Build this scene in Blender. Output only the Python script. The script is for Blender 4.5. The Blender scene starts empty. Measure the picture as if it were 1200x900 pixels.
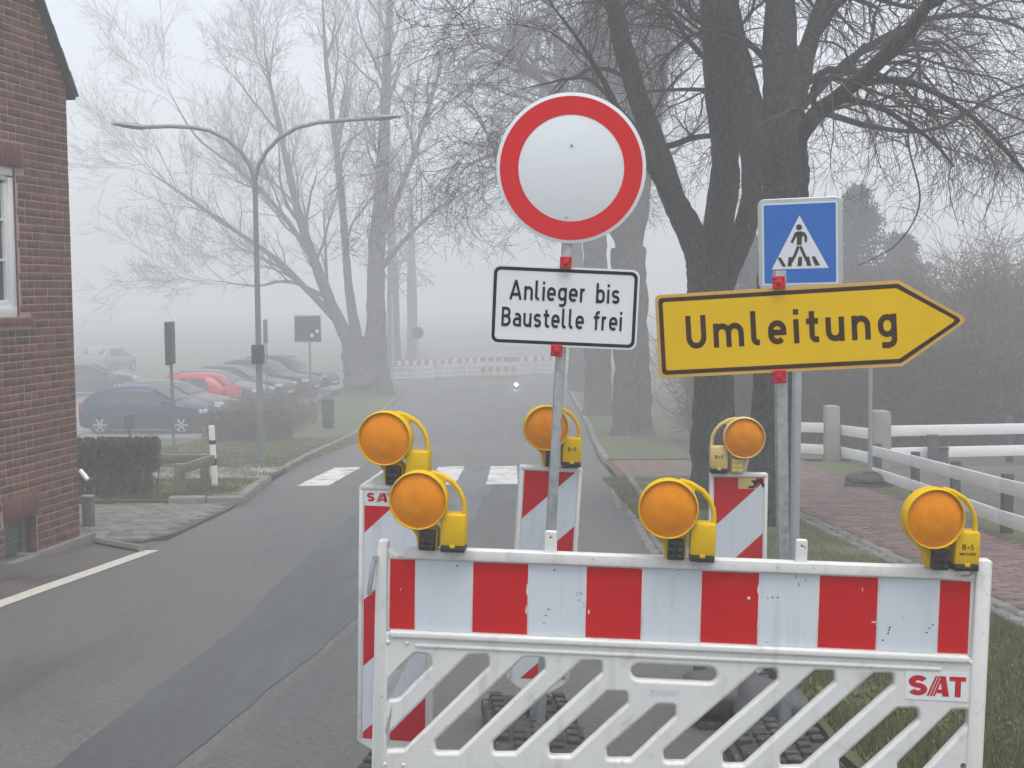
import bpy, bmesh, math, random
import numpy as np
from mathutils import Vector, Matrix

R = math.radians
scene = bpy.context.scene
col = scene.collection

# ------------------------------------------------------------------ camera
CAM_Z = 1.62
FPX = 1500.0                       # focal length in pixels of the 1200 px wide photograph
PITCH = math.atan2(108.0, FPX)     # looking slightly down the hill
ROLL = R(0.45)
F = Vector((0, math.cos(PITCH), -math.sin(PITCH)))
U0 = Vector((0, math.sin(PITCH), math.cos(PITCH)))
R0 = Vector((1, 0, 0))
CR = R0 * math.cos(ROLL) - U0 * math.sin(ROLL)
CU = U0 * math.cos(ROLL) + R0 * math.sin(ROLL)
cam_data = bpy.data.cameras.new('camera')
cam = bpy.data.objects.new('camera', cam_data)
col.objects.link(cam)
M = Matrix((CR, CU, -F)).transposed().to_4x4()
M.translation = Vector((0, 0, CAM_Z))
cam.matrix_world = M
cam_data.sensor_width = 36.0
cam_data.lens = 36.0 * FPX / 1200.0
cam_data.clip_start = 0.05
cam_data.clip_end = 2000
scene.camera = cam

# ------------------------------------------------------------------ sky, sun, exposure
world = bpy.data.worlds.new('World'); scene.world = world; world.use_nodes = True
wn = world.node_tree; wn.nodes.clear()
sky = wn.nodes.new('ShaderNodeTexSky'); sky.sky_type = 'NISHITA'; sky.sun_disc = False
SUN_EL, SUN_AZ = R(74), R(165)
sky.sun_elevation = SUN_EL; sky.sun_rotation = SUN_AZ
sky.air_density = 1.0; sky.dust_density = 2.5; sky.ozone_density = 1.0
hs = wn.nodes.new('ShaderNodeHueSaturation'); hs.inputs['Saturation'].default_value = 0.34
bg = wn.nodes.new('ShaderNodeBackground'); bg.inputs['Strength'].default_value = 0.15
wo = wn.nodes.new('ShaderNodeOutputWorld')
wn.links.new(sky.outputs[0], hs.inputs['Color']); wn.links.new(hs.outputs[0], bg.inputs[0]); wn.links.new(bg.outputs[0], wo.inputs[0])
sd = bpy.data.lights.new('sun', 'SUN'); sd.energy = 1.15; sd.angle = R(40); sd.color = (1.0, 0.97, 0.93)
sun = bpy.data.objects.new('sun', sd); col.objects.link(sun)
sdir = Vector((math.sin(SUN_AZ) * math.cos(SUN_EL), math.cos(SUN_AZ) * math.cos(SUN_EL), math.sin(SUN_EL)))
sun.rotation_euler = sdir.to_track_quat('Z', 'Y').to_euler()
vs = scene.view_settings
vs.view_transform = 'Standard'; vs.look = 'None'; vs.gamma = 1.0; vs.use_curve_mapping = False
vs.exposure = 0.94
scene.render.film_transparent = False
cy = scene.cycles
cy.use_denoising = True
try: cy.denoiser = 'OPENIMAGEDENOISE'
except Exception: pass
cy.max_bounces = 7; cy.diffuse_bounces = 3; cy.glossy_bounces = 3; cy.volume_bounces = 5; cy.transmission_bounces = 4
cy.use_adaptive_sampling = True; cy.adaptive_threshold = 0.02
cy.sample_clamp_indirect = 6.0
FOG = 0.0125

# ------------------------------------------------------------------ terrain and photo rays
SLOPE = 0.0707
def g(y):
    """height of the road at distance y: it runs downhill and levels out at about 40 m"""
    y = max(y, -12.0)
    k = 5.0
    a = 40.0
    # smooth minimum of y and a
    h = max(k - abs(y - a), 0.0) / k
    m = min(y, a) - h * h * k * 0.25
    return -SLOPE * m
def ray(px, py):
    return (F * FPX + CR * (px - 600.0) - CU * (py - 450.0)).normalized()
def rp(px, py, Y):
    d = ray(px, py)
    return Vector((0, 0, CAM_Z)) + d * (Y / d.y)
def gp(px, py, dz=0.0):
    d = ray(px, py)
    lo, hi = 0.5, 230.0
    for _ in range(50):
        m = (lo + hi) / 2
        if CAM_Z + d.z * (m / d.y) > g(m) + dz: lo = m
        else: hi = m
    return Vector((d.x * lo / d.y, lo, g(lo) + dz))
def scale_at(Y): return FPX / Y

# ------------------------------------------------------------------ object helpers
def tag(o, label=None, cat=None, group=None, kind=None):
    if label: o['label'] = label
    if cat: o['category'] = cat
    if group: o['group'] = group
    if kind: o['kind'] = kind
    return o
def empty(name, loc=(0, 0, 0), rot=None, mat=None):
    o = bpy.data.objects.new(name, None); o.empty_display_size = 0.1
    col.objects.link(o)
    if mat is not None: o.matrix_world = mat
    else:
        o.location = loc
        if rot is not None: o.rotation_euler = rot
    return o
def link(name, me, material, parent=None, loc=None, rot=None):
    o = bpy.data.objects.new(name, me); col.objects.link(o)
    if material is not None and len(me.materials) == 0:
        for m_ in (material if isinstance(material, (list, tuple)) else [material]): me.materials.append(m_)
    if parent is not None: o.parent = parent
    if loc is not None: o.location = loc
    if rot is not None: o.rotation_euler = rot
    return o
def smooth(me, ang=35):
    me.polygons.foreach_set('use_smooth', [True] * len(me.polygons))
    me.set_sharp_from_angle(angle=R(ang))
    me.update()
def copy_tree(o, parent=None):
    c = o.copy(); col.objects.link(c); c.parent = parent
    for ch in o.children: copy_tree(ch, c)
    return c

class MB:
    def __init__(s): s.v = []; s.f = []; s.mi = []
    def add(s, vs, fs, mi=0):
        n = len(s.v); s.v.extend([tuple(x) for x in vs]); s.f.extend([tuple(i + n for i in q) for q in fs]); s.mi.extend([mi] * len(fs)); return s
    def box(s, c, size, rot=None, mi=0):
        hx, hy, hz = size[0] / 2, size[1] / 2, size[2] / 2
        P = [Vector((x, y, z)) for x in (-hx, hx) for y in (-hy, hy) for z in (-hz, hz)]
        if rot is not None: P = [rot @ p for p in P]
        c = Vector(c)
        return s.add([p + c for p in P], [(0, 1, 3, 2), (4, 6, 7, 5), (0, 4, 5, 1), (2, 3, 7, 6), (0, 2, 6, 4), (1, 5, 7, 3)], mi)
    def tube(s, pts, r, n=8, caps=True, mi=0):
        pts = [Vector(p) for p in pts]; k = len(pts)
        rs = r if isinstance(r, (list, tuple)) else [r] * k
        up = None; rings = []
        for i in range(k):
            t = (pts[min(i + 1, k - 1)] - pts[max(i - 1, 0)]).normalized()
            if up is None:
                ref = Vector((0, 0, 1)) if abs(t.z) < .9 else Vector((1, 0, 0))
                up = t.cross(ref).normalized()
            else:
                up = (up - t * up.dot(t)).normalized()
            b = t.cross(up)
            rings.append([pts[i] + (up * math.cos(2 * math.pi * j / n) + b * math.sin(2 * math.pi * j / n)) * rs[i] for j in range(n)])
        fs = []
        for i in range(k - 1):
            for j in range(n):
                fs.append((i * n + j, i * n + (j + 1) % n, (i + 1) * n + (j + 1) % n, (i + 1) * n + j))
        if caps:
            fs.append(tuple(range(n - 1, -1, -1))); fs.append(tuple((k - 1) * n + j for j in range(n)))
        return s.add([p for r_ in rings for p in r_], fs, mi)
    def lathe(s, prof, n=24, axis='Z', c=(0, 0, 0), mi=0, caps=False):
        """prof: list of (radius, along)"""
        vs_, fs = [], []
        for (r_, h) in prof:
            for j in range(n):
                a = 2 * math.pi * j / n; x, y = r_ * math.cos(a), r_ * math.sin(a)
                p = {'Z': (x, y, h), 'Y': (x, h, y), 'X': (h, x, y)}[axis]
                vs_.append((p[0] + c[0], p[1] + c[1], p[2] + c[2]))
        for i in range(len(prof) - 1):
            for j in range(n):
                fs.append((i * n + j, i * n + (j + 1) % n, (i + 1) * n + (j + 1) % n, (i + 1) * n + j))
        if caps:
            fs.append(tuple(range(n))); fs.append(tuple((len(prof) - 1) * n + j for j in range(n)))
        return s.add(vs_, fs, mi)
    def poly(s, pts, mi=0): return s.add(pts, [tuple(range(len(pts)))], mi)
    def prism(s, loop, y0, y1, mi=0):
        """loop: (x,z) points, extruded along y from y0 to y1"""
        n = len(loop)
        vs_ = [(x, y0, z) for x, z in loop] + [(x, y1, z) for x, z in loop]
        fs = [tuple(range(n)), tuple(range(2 * n - 1, n - 1, -1))] + [(i, i + n, (i + 1) % n + n, (i + 1) % n) for i in range(n)]
        return s.add(vs_, fs, mi)
    def mesh(s, name, bevel=0.0, segs=2, ang=35, sm=True, recalc=True):
        me = bpy.data.meshes.new(name); me.from_pydata(s.v, [], s.f)
        me.polygons.foreach_set('material_index', s.mi)
        if recalc or bevel:
            bm = bmesh.new(); bm.from_mesh(me)
            if recalc: bmesh.ops.recalc_face_normals(bm, faces=bm.faces)
            if bevel:
                es = [e for e in bm.edges if len(e.link_faces) == 2 and e.calc_face_angle(0) > R(30)]
                bmesh.ops.bevel(bm, geom=es, offset=bevel, segments=segs, profile=0.5, affect='EDGES', clamp_overlap=True)
            bm.to_mesh(me); bm.free()
        if sm: smooth(me, ang)
        me.update()
        return me
    def build(s, name, material, parent=None, bevel=0.0, segs=2, ang=35, sm=True, recalc=True, loc=None, rot=None):
        return link(name, s.mesh(name, bevel, segs, ang, sm, recalc), material, parent, loc, rot)

def plate(loops, y_front, thick, bevel=0.0, res=2):
    """closed loops in local (x,z), first outer then holes; a slab from y_front (towards the viewer) to y_front+thick"""
    cu = bpy.data.curves.new('c', 'CURVE'); cu.dimensions = '2D'; cu.fill_mode = 'BOTH'
    cu.extrude = max(thick / 2 - bevel, 0.0002); cu.bevel_depth = bevel; cu.bevel_resolution = res; cu.offset = -bevel
    for lp in loops:
        sp = cu.splines.new('POLY'); sp.points.add(len(lp) - 1); sp.use_cyclic_u = True
        for i, (x, z) in enumerate(lp): sp.points[i].co = (x, z, 0, 1)
    o = bpy.data.objects.new('c', cu); col.objects.link(o)
    dg = bpy.context.evaluated_depsgraph_get()
    me = bpy.data.meshes.new_from_object(o.evaluated_get(dg))
    bpy.data.objects.remove(o); bpy.data.curves.remove(cu)
    me.transform(Matrix(((1, 0, 0, 0), (0, 0, -1, y_front + thick / 2), (0, 1, 0, 0), (0, 0, 0, 1))))
    me.materials.clear()
    smooth(me, 40)
    return me
def rrect(x0, z0, x1, z1, r, n=6):
    P = []
    for cx, cz, a0 in ((x1 - r, z1 - r, 0), (x0 + r, z1 - r, 90), (x0 + r, z0 + r, 180), (x1 - r, z0 + r, 270)):
        for i in range(n + 1):
            a = R(a0 + 90 * i / n); P.append((cx + r * math.cos(a), cz + r * math.sin(a)))
    return P
def round_poly(P, r, n=4):
    """round the corners of a polygon"""
    out = []; k = len(P)
    for i in range(k):
        p0, p1, p2 = Vector(P[i - 1]), Vector(P[i]), Vector(P[(i + 1) % k])
        a, b = (p0 - p1), (p2 - p1)
        la, lb = a.length, b.length; a.normalize(); b.normalize()
        c = max(-1, min(1, a.dot(b))); th = math.acos(c)
        d = min(r / max(math.tan(th / 2), .05), la * .48, lb * .48)
        q0, q2 = p1 + a * d, p1 + b * d
        for j in range(n + 1):
            t = j / n
            q = q0 * (1 - t) ** 2 + p1 * 2 * t * (1 - t) + q2 * t * t
            out.append((q.x, q.y))
    return out
def circle(cx, cz, r, n=48): return [(cx + r * math.cos(2 * math.pi * i / n), cz + r * math.sin(2 * math.pi * i / n)) for i in range(n)]
def clip_rect(P, x0, z0, x1, z1):
    def cl(P, f, inter):
        out = []
        for i in range(len(P)):
            a, b = P[i - 1], P[i]
            if f(b):
                if not f(a): out.append(inter(a, b))
                out.append(b)
            elif f(a): out.append(inter(a, b))
        return out
    def ix(x): return lambda a, b: (x, a[1] + (b[1] - a[1]) * (x - a[0]) / (b[0] - a[0]))
    def iz(z): return lambda a, b: (a[0] + (b[0] - a[0]) * (z - a[1]) / (b[1] - a[1]), z)
    for f, it in ((lambda p: p[0] >= x0 - 1e-9, ix(x0)), (lambda p: p[0] <= x1 + 1e-9, ix(x1)), (lambda p: p[1] >= z0 - 1e-9, iz(z0)), (lambda p: p[1] <= z1 + 1e-9, iz(z1))):
        P = cl(P, f, it)
        if not P: return []
    return P

# ------------------------------------------------------------------ materials
def mat(name, base, rough=0.6, metal=0.0, var=0.0, scale=8.0, bump=0.0, bscale=60.0, coord='Object', spec=None, island=0.0, dirt=None, coat=0.0, rvar=0.0, detail=5.0, dark=None, specks=0):
    m = bpy.data.materials.new(name); m.use_nodes = True
    nt = m.node_tree; N = nt.nodes; L = nt.links
    b = N['Principled BSDF']
    b.inputs['Roughness'].default_value = rough; b.inputs['Metallic'].default_value = metal
    if spec is not None: b.inputs['Specular IOR Level'].default_value = spec
    if coat: b.inputs['Coat Weight'].default_value = coat; b.inputs['Coat Roughness'].default_value = .15
    tc = N.new('ShaderNodeTexCoord')
    c4 = tuple(base) + (1,)
    last = None
    if var or dirt or rvar:
        no = N.new('ShaderNodeTexNoise'); no.inputs['Scale'].default_value = scale; no.inputs['Detail'].default_value = detail; no.inputs['Roughness'].default_value = .65
        L.new(tc.outputs[coord], no.inputs['Vector'])
    rgb = N.new('ShaderNodeRGB'); rgb.outputs[0].default_value = c4; last = rgb.outputs[0]
    if var:
        mr = N.new('ShaderNodeMapRange'); mr.inputs[1].default_value = .3; mr.inputs[2].default_value = .7
        mr.inputs[3].default_value = 1 - var; mr.inputs[4].default_value = 1 + var
        L.new(no.outputs[0], mr.inputs[0])
        mx = N.new('ShaderNodeVectorMath'); mx.operation = 'SCALE'; L.new(last, mx.inputs[0]); L.new(mr.outputs[0], mx.inputs['Scale']); last = mx.outputs[0]
    if island:
        ge = N.new('ShaderNodeNewGeometry'); oi = N.new('ShaderNodeObjectInfo'); ad = N.new('ShaderNodeMath'); ad.operation = 'ADD'; fr = N.new('ShaderNodeMath'); fr.operation = 'FRACT'
        L.new(ge.outputs['Random Per Island'], ad.inputs[0]); L.new(oi.outputs['Random'], ad.inputs[1]); L.new(ad.outputs[0], fr.inputs[0])
        mr2 = N.new('ShaderNodeMapRange'); mr2.inputs[3].default_value = 1 - island; mr2.inputs[4].default_value = 1 + island
        L.new(fr.outputs[0], mr2.inputs[0])
        mx2 = N.new('ShaderNodeVectorMath'); mx2.operation = 'SCALE'; L.new(last, mx2.inputs[0]); L.new(mr2.outputs[0], mx2.inputs['Scale']); last = mx2.outputs[0]
        if dark:
            cmp = N.new('ShaderNodeMapRange'); cmp.inputs[1].default_value = .62; cmp.inputs[2].default_value = 1.0
            wn_ = N.new('ShaderNodeTexWhiteNoise'); wn_.noise_dimensions = '1D'; L.new(fr.outputs[0], wn_.inputs['W']); L.new(wn_.outputs['Value'], cmp.inputs[0])
            mx3 = N.new('ShaderNodeMix'); mx3.data_type = 'RGBA'; L.new(cmp.outputs[0], mx3.inputs[0]); L.new(last, mx3.inputs[6]); mx3.inputs[7].default_value = tuple(dark) + (1,); last = mx3.outputs[2]
    if dirt:
        n2 = N.new('ShaderNodeTexNoise'); n2.inputs['Scale'].default_value = dirt[1]; n2.inputs['Detail'].default_value = 8; n2.inputs['Roughness'].default_value = .7
        L.new(tc.outputs[coord], n2.inputs['Vector'])
        mr3 = N.new('ShaderNodeMapRange'); mr3.inputs[1].default_value = dirt[2]; mr3.inputs[2].default_value = dirt[2] + .14; mr3.inputs[4].default_value = dirt[3]
        L.new(n2.outputs[0], mr3.inputs[0])
        mx4 = N.new('ShaderNodeMix'); mx4.data_type = 'RGBA'; L.new(mr3.outputs[0], mx4.inputs[0]); L.new(last, mx4.inputs[6]); mx4.inputs[7].default_value = tuple(dirt[0]) + (1,); last = mx4.outputs[2]
    L.new(last, b.inputs['Base Color'])
    if rvar:
        mr5 = N.new('ShaderNodeMapRange'); mr5.inputs[1].default_value = .3; mr5.inputs[2].default_value = .7; mr5.inputs[3].default_value = max(rough - rvar, .05); mr5.inputs[4].default_value = min(rough + rvar, 1)
        L.new(no.outputs[0], mr5.inputs[0]); L.new(mr5.outputs[0], b.inputs['Roughness'])
    if specks:
        n6 = N.new('ShaderNodeTexNoise'); n6.inputs['Scale'].default_value = specks; n6.inputs['Detail'].default_value = 3; L.new(tc.outputs[coord], n6.inputs['Vector'])
        mr6 = N.new('ShaderNodeMapRange'); mr6.inputs[1].default_value = .69; mr6.inputs[2].default_value = .74; mr6.inputs[4].default_value = .55; L.new(n6.outputs[0], mr6.inputs[0])
        mp6 = N.new('ShaderNodeMapping'); mp6.inputs['Scale'].default_value = (26, 26, 2.2); L.new(tc.outputs[coord], mp6.inputs[0])
        n7 = N.new('ShaderNodeTexNoise'); n7.inputs['Scale'].default_value = 1; n7.inputs['Detail'].default_value = 5; L.new(mp6.outputs[0], n7.inputs['Vector'])
        mr7 = N.new('ShaderNodeMapRange'); mr7.inputs[1].default_value = .56; mr7.inputs[2].default_value = .74; mr7.inputs[4].default_value = .22; L.new(n7.outputs[0], mr7.inputs[0])
        mxx = N.new('ShaderNodeMath'); mxx.operation = 'MAXIMUM'; L.new(mr6.outputs[0], mxx.inputs[0]); L.new(mr7.outputs[0], mxx.inputs[1])
        mx6 = N.new('ShaderNodeMix'); mx6.data_type = 'RGBA'; L.new(mxx.outputs[0], mx6.inputs[0]); L.new(last, mx6.inputs[6]); mx6.inputs[7].default_value = (.15, .135, .11, 1); last = mx6.outputs[2]
        L.new(last, b.inputs['Base Color'])
    if bump:
        n3 = N.new('ShaderNodeTexNoise'); n3.inputs['Scale'].default_value = bscale; n3.inputs['Detail'].default_value = 4
        L.new(tc.outputs[coord], n3.inputs['Vector'])
        bp = N.new('ShaderNodeBump'); bp.inputs['Strength'].default_value = bump; bp.inputs['Distance'].default_value = .01
        L.new(n3.outputs[0], bp.inputs['Height']); L.new(bp.outputs[0], b.inputs['Normal'])
    return m

DIRT = (.16, .14, .11)
MT = {}
MT['white_plastic'] = mat('white_plastic', (.64, .645, .625), .45, var=.03, scale=5, dirt=(DIRT, 9, .55, .30), bump=.08, bscale=90, specks=48)
MT['white_film'] = mat('white_film', (.56, .61, .66), .38, var=.03, scale=3, dirt=(DIRT, 14, .66, .35), spec=.06, specks=40)
MT['red_film'] = mat('red_film', (.50, .004, .006), .5, var=.06, scale=4, dirt=((.65, .3, .28), 16, .72, .5), spec=.06)
MT['red_film_hazed'] = mat('red_film_hazed', (.36, .17, .16), .6, var=.2, scale=3)  # red of the far closure, haze painted in by paling it towards the fog
MT['red_film_dull'] = mat('red_film_dull', (.47, .010, .018), .5, var=.08, scale=5, dirt=(DIRT, 12, .66, .3), spec=.06)
MT['sign_white'] = mat('sign_white', (.66, .70, .72), .4, var=.025, scale=3, dirt=((.35, .34, .32), 9, .62, .25), spec=.06)
MT['sign_red'] = mat('sign_red', (.60, .018, .022), .5, var=.04, scale=3, spec=.06)
MT['sign_black'] = mat('sign_black', (.012, .013, .015), .45, spec=.06)
MT['sign_brown'] = mat('sign_brown', (.045, .020, .010), .5, var=.15, scale=20, spec=.06)
MT['sign_yellow'] = mat('sign_yellow', (.70, .445, .000), .5, var=.04, scale=4, dirt=((.30, .20, .05), 10, .62, .35), spec=.06)
MT['sign_yellow_rim'] = mat('sign_yellow_rim', (.58, .37, .09), .5, var=.08, scale=9, dirt=((.30, .22, .10), 12, .60, .4), spec=.06)
MT['sign_blue'] = mat('sign_blue', (.0, .115, .46), .5, var=.04, scale=3, spec=.06)
MT['galv'] = mat('galvanised_steel', (.42, .45, .46), .42, metal=.75, var=.22, scale=38, bump=.05, bscale=90, rvar=.12)
MT['galv_dull'] = mat('weathered_steel', (.36, .40, .42), .55, metal=.45, var=.12, scale=10)
MT['alu'] = mat('aluminium_back', (.45, .48, .50), .45, metal=.6, var=.08, scale=8)
MT['red_clamp'] = mat('red_clamp_plastic', (.48, .02, .035), .45, var=.18, scale=60, spec=.06)
MT['lamp_yellow'] = mat('lamp_yellow', (.62, .40, .006), .5, var=.05, scale=12, dirt=((.32, .22, .06), 22, .64, .3), bump=.03, spec=.06)
MT['lamp_cream'] = mat('lamp_cream', (.58, .46, .18), .5, var=.07, scale=12, dirt=((.32, .26, .15), 22, .60, .35), spec=.06)
MT['black_plastic'] = mat('black_plastic', (.014, .013, .013), .45, var=.2, scale=30)
MT['rubber'] = mat('recycled_rubber', (.038, .037, .036), .85, var=.3, scale=24, bump=.5, bscale=50, dirt=((.17, .16, .14), 14, .52, .6))
MT['stone_grey'] = mat('grey_stone', (.075, .08, .083), .8, var=.2, scale=10, bump=.3, bscale=30)

def lens_material():
    m = mat('amber_lens', (.68, .235, .000), .3, var=.10, scale=18, spec=.12)
    b = m.node_tree.nodes['Principled BSDF']
    b.inputs['Subsurface Weight'].default_value = .2; b.inputs['Subsurface Radius'].default_value = (.02, .008, .002); b.inputs['Subsurface Scale'].default_value = .5
    return m
MT['lens'] = lens_material()

def asphalt(name, base, wet_base, wet_lo, wet_hi, rough=.75, wet_rough=.46, streak=True):
    m = bpy.data.materials.new(name); m.use_nodes = True; nt = m.node_tree; N = nt.nodes; L = nt.links; b = N['Principled BSDF']
    tc = N.new('ShaderNodeTexCoord')
    mp = N.new('ShaderNodeMapping'); mp.inputs['Scale'].default_value = (1.0, .16 if streak else 1.0, 1.0); L.new(tc.outputs['Object'], mp.inputs[0])
    n1 = N.new('ShaderNodeTexNoise'); n1.inputs['Scale'].default_value = 1.1; n1.inputs['Detail'].default_value = 6; n1.inputs['Roughness'].default_value = .6; L.new(mp.outputs[0], n1.inputs[0])
    n2 = N.new('ShaderNodeTexNoise'); n2.inputs['Scale'].default_value = 110; n2.inputs['Detail'].default_value = 3; L.new(tc.outputs['Object'], n2.inputs[0])
    n4 = N.new('ShaderNodeTexNoise'); n4.inputs['Scale'].default_value = 30; n4.inputs['Detail'].default_value = 8; n4.inputs['Roughness'].default_value = .7; L.new(tc.outputs['Object'], n4.inputs[0])
    mr = N.new('ShaderNodeMapRange'); mr.inputs[1].default_value = wet_lo; mr.inputs[2].default_value = wet_hi; L.new(n1.outputs[0], mr.inputs[0])
    mx = N.new('ShaderNodeMix'); mx.data_type = 'RGBA'; mx.inputs[6].default_value = tuple(base) + (1,); mx.inputs[7].default_value = tuple(wet_base) + (1,); L.new(mr.outputs[0], mx.inputs[0])
    ml = N.new('ShaderNodeMath'); ml.operation = 'ADD'; L.new(n2.outputs[0], ml.inputs[0]); L.new(n4.outputs[0], ml.inputs[1])
    mr2 = N.new('ShaderNodeMapRange'); mr2.inputs[1].default_value = .7; mr2.inputs[2].default_value = 1.3; mr2.inputs[3].default_value = .52; mr2.inputs[4].default_value = 1.48; L.new(ml.outputs[0], mr2.inputs[0])
    sc = N.new('ShaderNodeVectorMath'); sc.operation = 'SCALE'; L.new(mx.outputs[2], sc.inputs[0]); L.new(mr2.outputs[0], sc.inputs['Scale'])
    L.new(sc.outputs[0], b.inputs['Base Color'])
    mr3 = N.new('ShaderNodeMapRange'); mr3.inputs[3].default_value = rough; mr3.inputs[4].default_value = wet_rough; L.new(mr.outputs[0], mr3.inputs[0]); L.new(mr3.outputs[0], b.inputs['Roughness'])
    bp = N.new('ShaderNodeBump'); bp.inputs['Strength'].default_value = .35; bp.inputs['Distance'].default_value = .006; L.new(n2.outputs[0], bp.inputs['Height']); L.new(bp.outputs[0], b.inputs['Normal'])
    return m
MT['asphalt'] = asphalt('asphalt_worn', (.098, .098, .092), (.066, .068, .068), .47, .62)
MT['asphalt_patch'] = asphalt('asphalt_repair', (.056, .059, .061), (.042, .046, .049), .40, .60, rough=.55, wet_rough=.30)
MT['asphalt_seam'] = asphalt('asphalt_seam', (.052, .053, .052), (.035, .036, .036), .45, .6, rough=.6, wet_rough=.35, streak=False)
MT['asphalt_near'] = asphalt('asphalt_right', (.084, .084, .083), (.062, .063, .064), .48, .66)
MT['asphalt_far'] = asphalt('asphalt_parking', (.16, .165, .165), (.12, .125, .125), .45, .6)
MT['tarmac_foot'] = asphalt('footway_asphalt', (.088, .077, .071), (.062, .056, .052), .45, .6, streak=False)
MT['road_paint'] = mat('road_paint', (.56, .56, .52), .6, var=.12, scale=9, dirt=((.08, .08, .078), 3.2, .50, .9), bump=.2)
MT['line_paint'] = mat('line_paint', (.52, .50, .45), .65, var=.15, scale=9, dirt=((.09, .085, .08), 9, .56, .85), bump=.2)
MT['grass_ground'] = mat('grass_ground', (.070, .084, .030), .9, var=.35, scale=1.6, dirt=((.10, .085, .045), 9, .53, .6), bump=.8, bscale=40, detail=9)
MT['grass_far'] = mat('grass_far', (.090, .094, .062), .95, var=.25, scale=.8, dirt=((.10, .085, .05), 2, .52, .6), bump=.5, bscale=20, detail=8)
MT['blade'] = mat('grass_blade', (.105, .122, .030), .75, island=.45, dark=(.125, .105, .05))
MT['dead_leaf'] = mat('dead_leaf', (.075, .046, .024), .8, island=.5)
MT['kerb'] = mat('kerb_stone', (.165, .16, .145), .8, var=.2, scale=7, bump=.3, bscale=40, dirt=((.10, .10, .07), 5, .55, .7), island=.15)
MT['cobble'] = mat('cobble_stone', (.15, .145, .135), .8, var=.2, scale=9, bump=.35, bscale=35, dirt=((.08, .085, .05), 7, .57, .7), island=.25)
MT['paver_red'] = mat('red_clinker_paver', (.160, .102, .086), .75, var=.16, scale=9, bump=.25, bscale=60, island=.28, dark=(.105, .078, .072))
MT['paver_grey'] = mat('worn_clinker_paver', (.150, .140, .122), .8, var=.18, scale=8, bump=.3, bscale=50, island=.25)
MT['paver_joint'] = mat('paver_joint_sand', (.085, .072, .055), .95, var=.3, scale=14, bump=.4)
MT['brick'] = mat('red_brick', (.130, .047, .028), .85, var=.22, scale=11, bump=.45, bscale=70, island=.34, dark=(.075, .036, .024), dirt=((.28, .17, .13), 6, .66, .4))
MT['brick_arch'] = mat('red_arch_brick', (.14, .050, .036), .85, var=.2, scale=11, bump=.4, bscale=70, island=.2)
MT['mortar'] = mat('mortar', (.37, .275, .225), .95, var=.15, scale=9, bump=.5, bscale=80)
MT['render_grey'] = mat('grey_render', (.17, .155, .14), .9, var=.2, scale=5, bump=.4, bscale=40)
MT['concrete'] = mat('concrete', (.24, .225, .195), .88, var=.15, scale=5, bump=.3, bscale=40, dirt=((.10, .10, .075), 3, .56, .6))
MT['white_paint'] = mat('white_paint', (.84, .85, .84), .5, var=.04, scale=4, dirt=(DIRT, 5, .64, .3))
MT['window_white'] = mat('white_window_frame', (.74, .75, .74), .4, var=.03, scale=5)
MT['roof_tile'] = mat('grey_roof_tile', (.075, .072, .070), .75, var=.2, scale=9, island=.2)
MT['wood_grey'] = mat('weathered_wood', (.155, .135, .105), .85, var=.22, scale=6, bump=.3, bscale=30)
MT['wood_dark'] = mat('dark_wood', (.06, .062, .062), .8, var=.2, scale=8, bump=.2)
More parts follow.
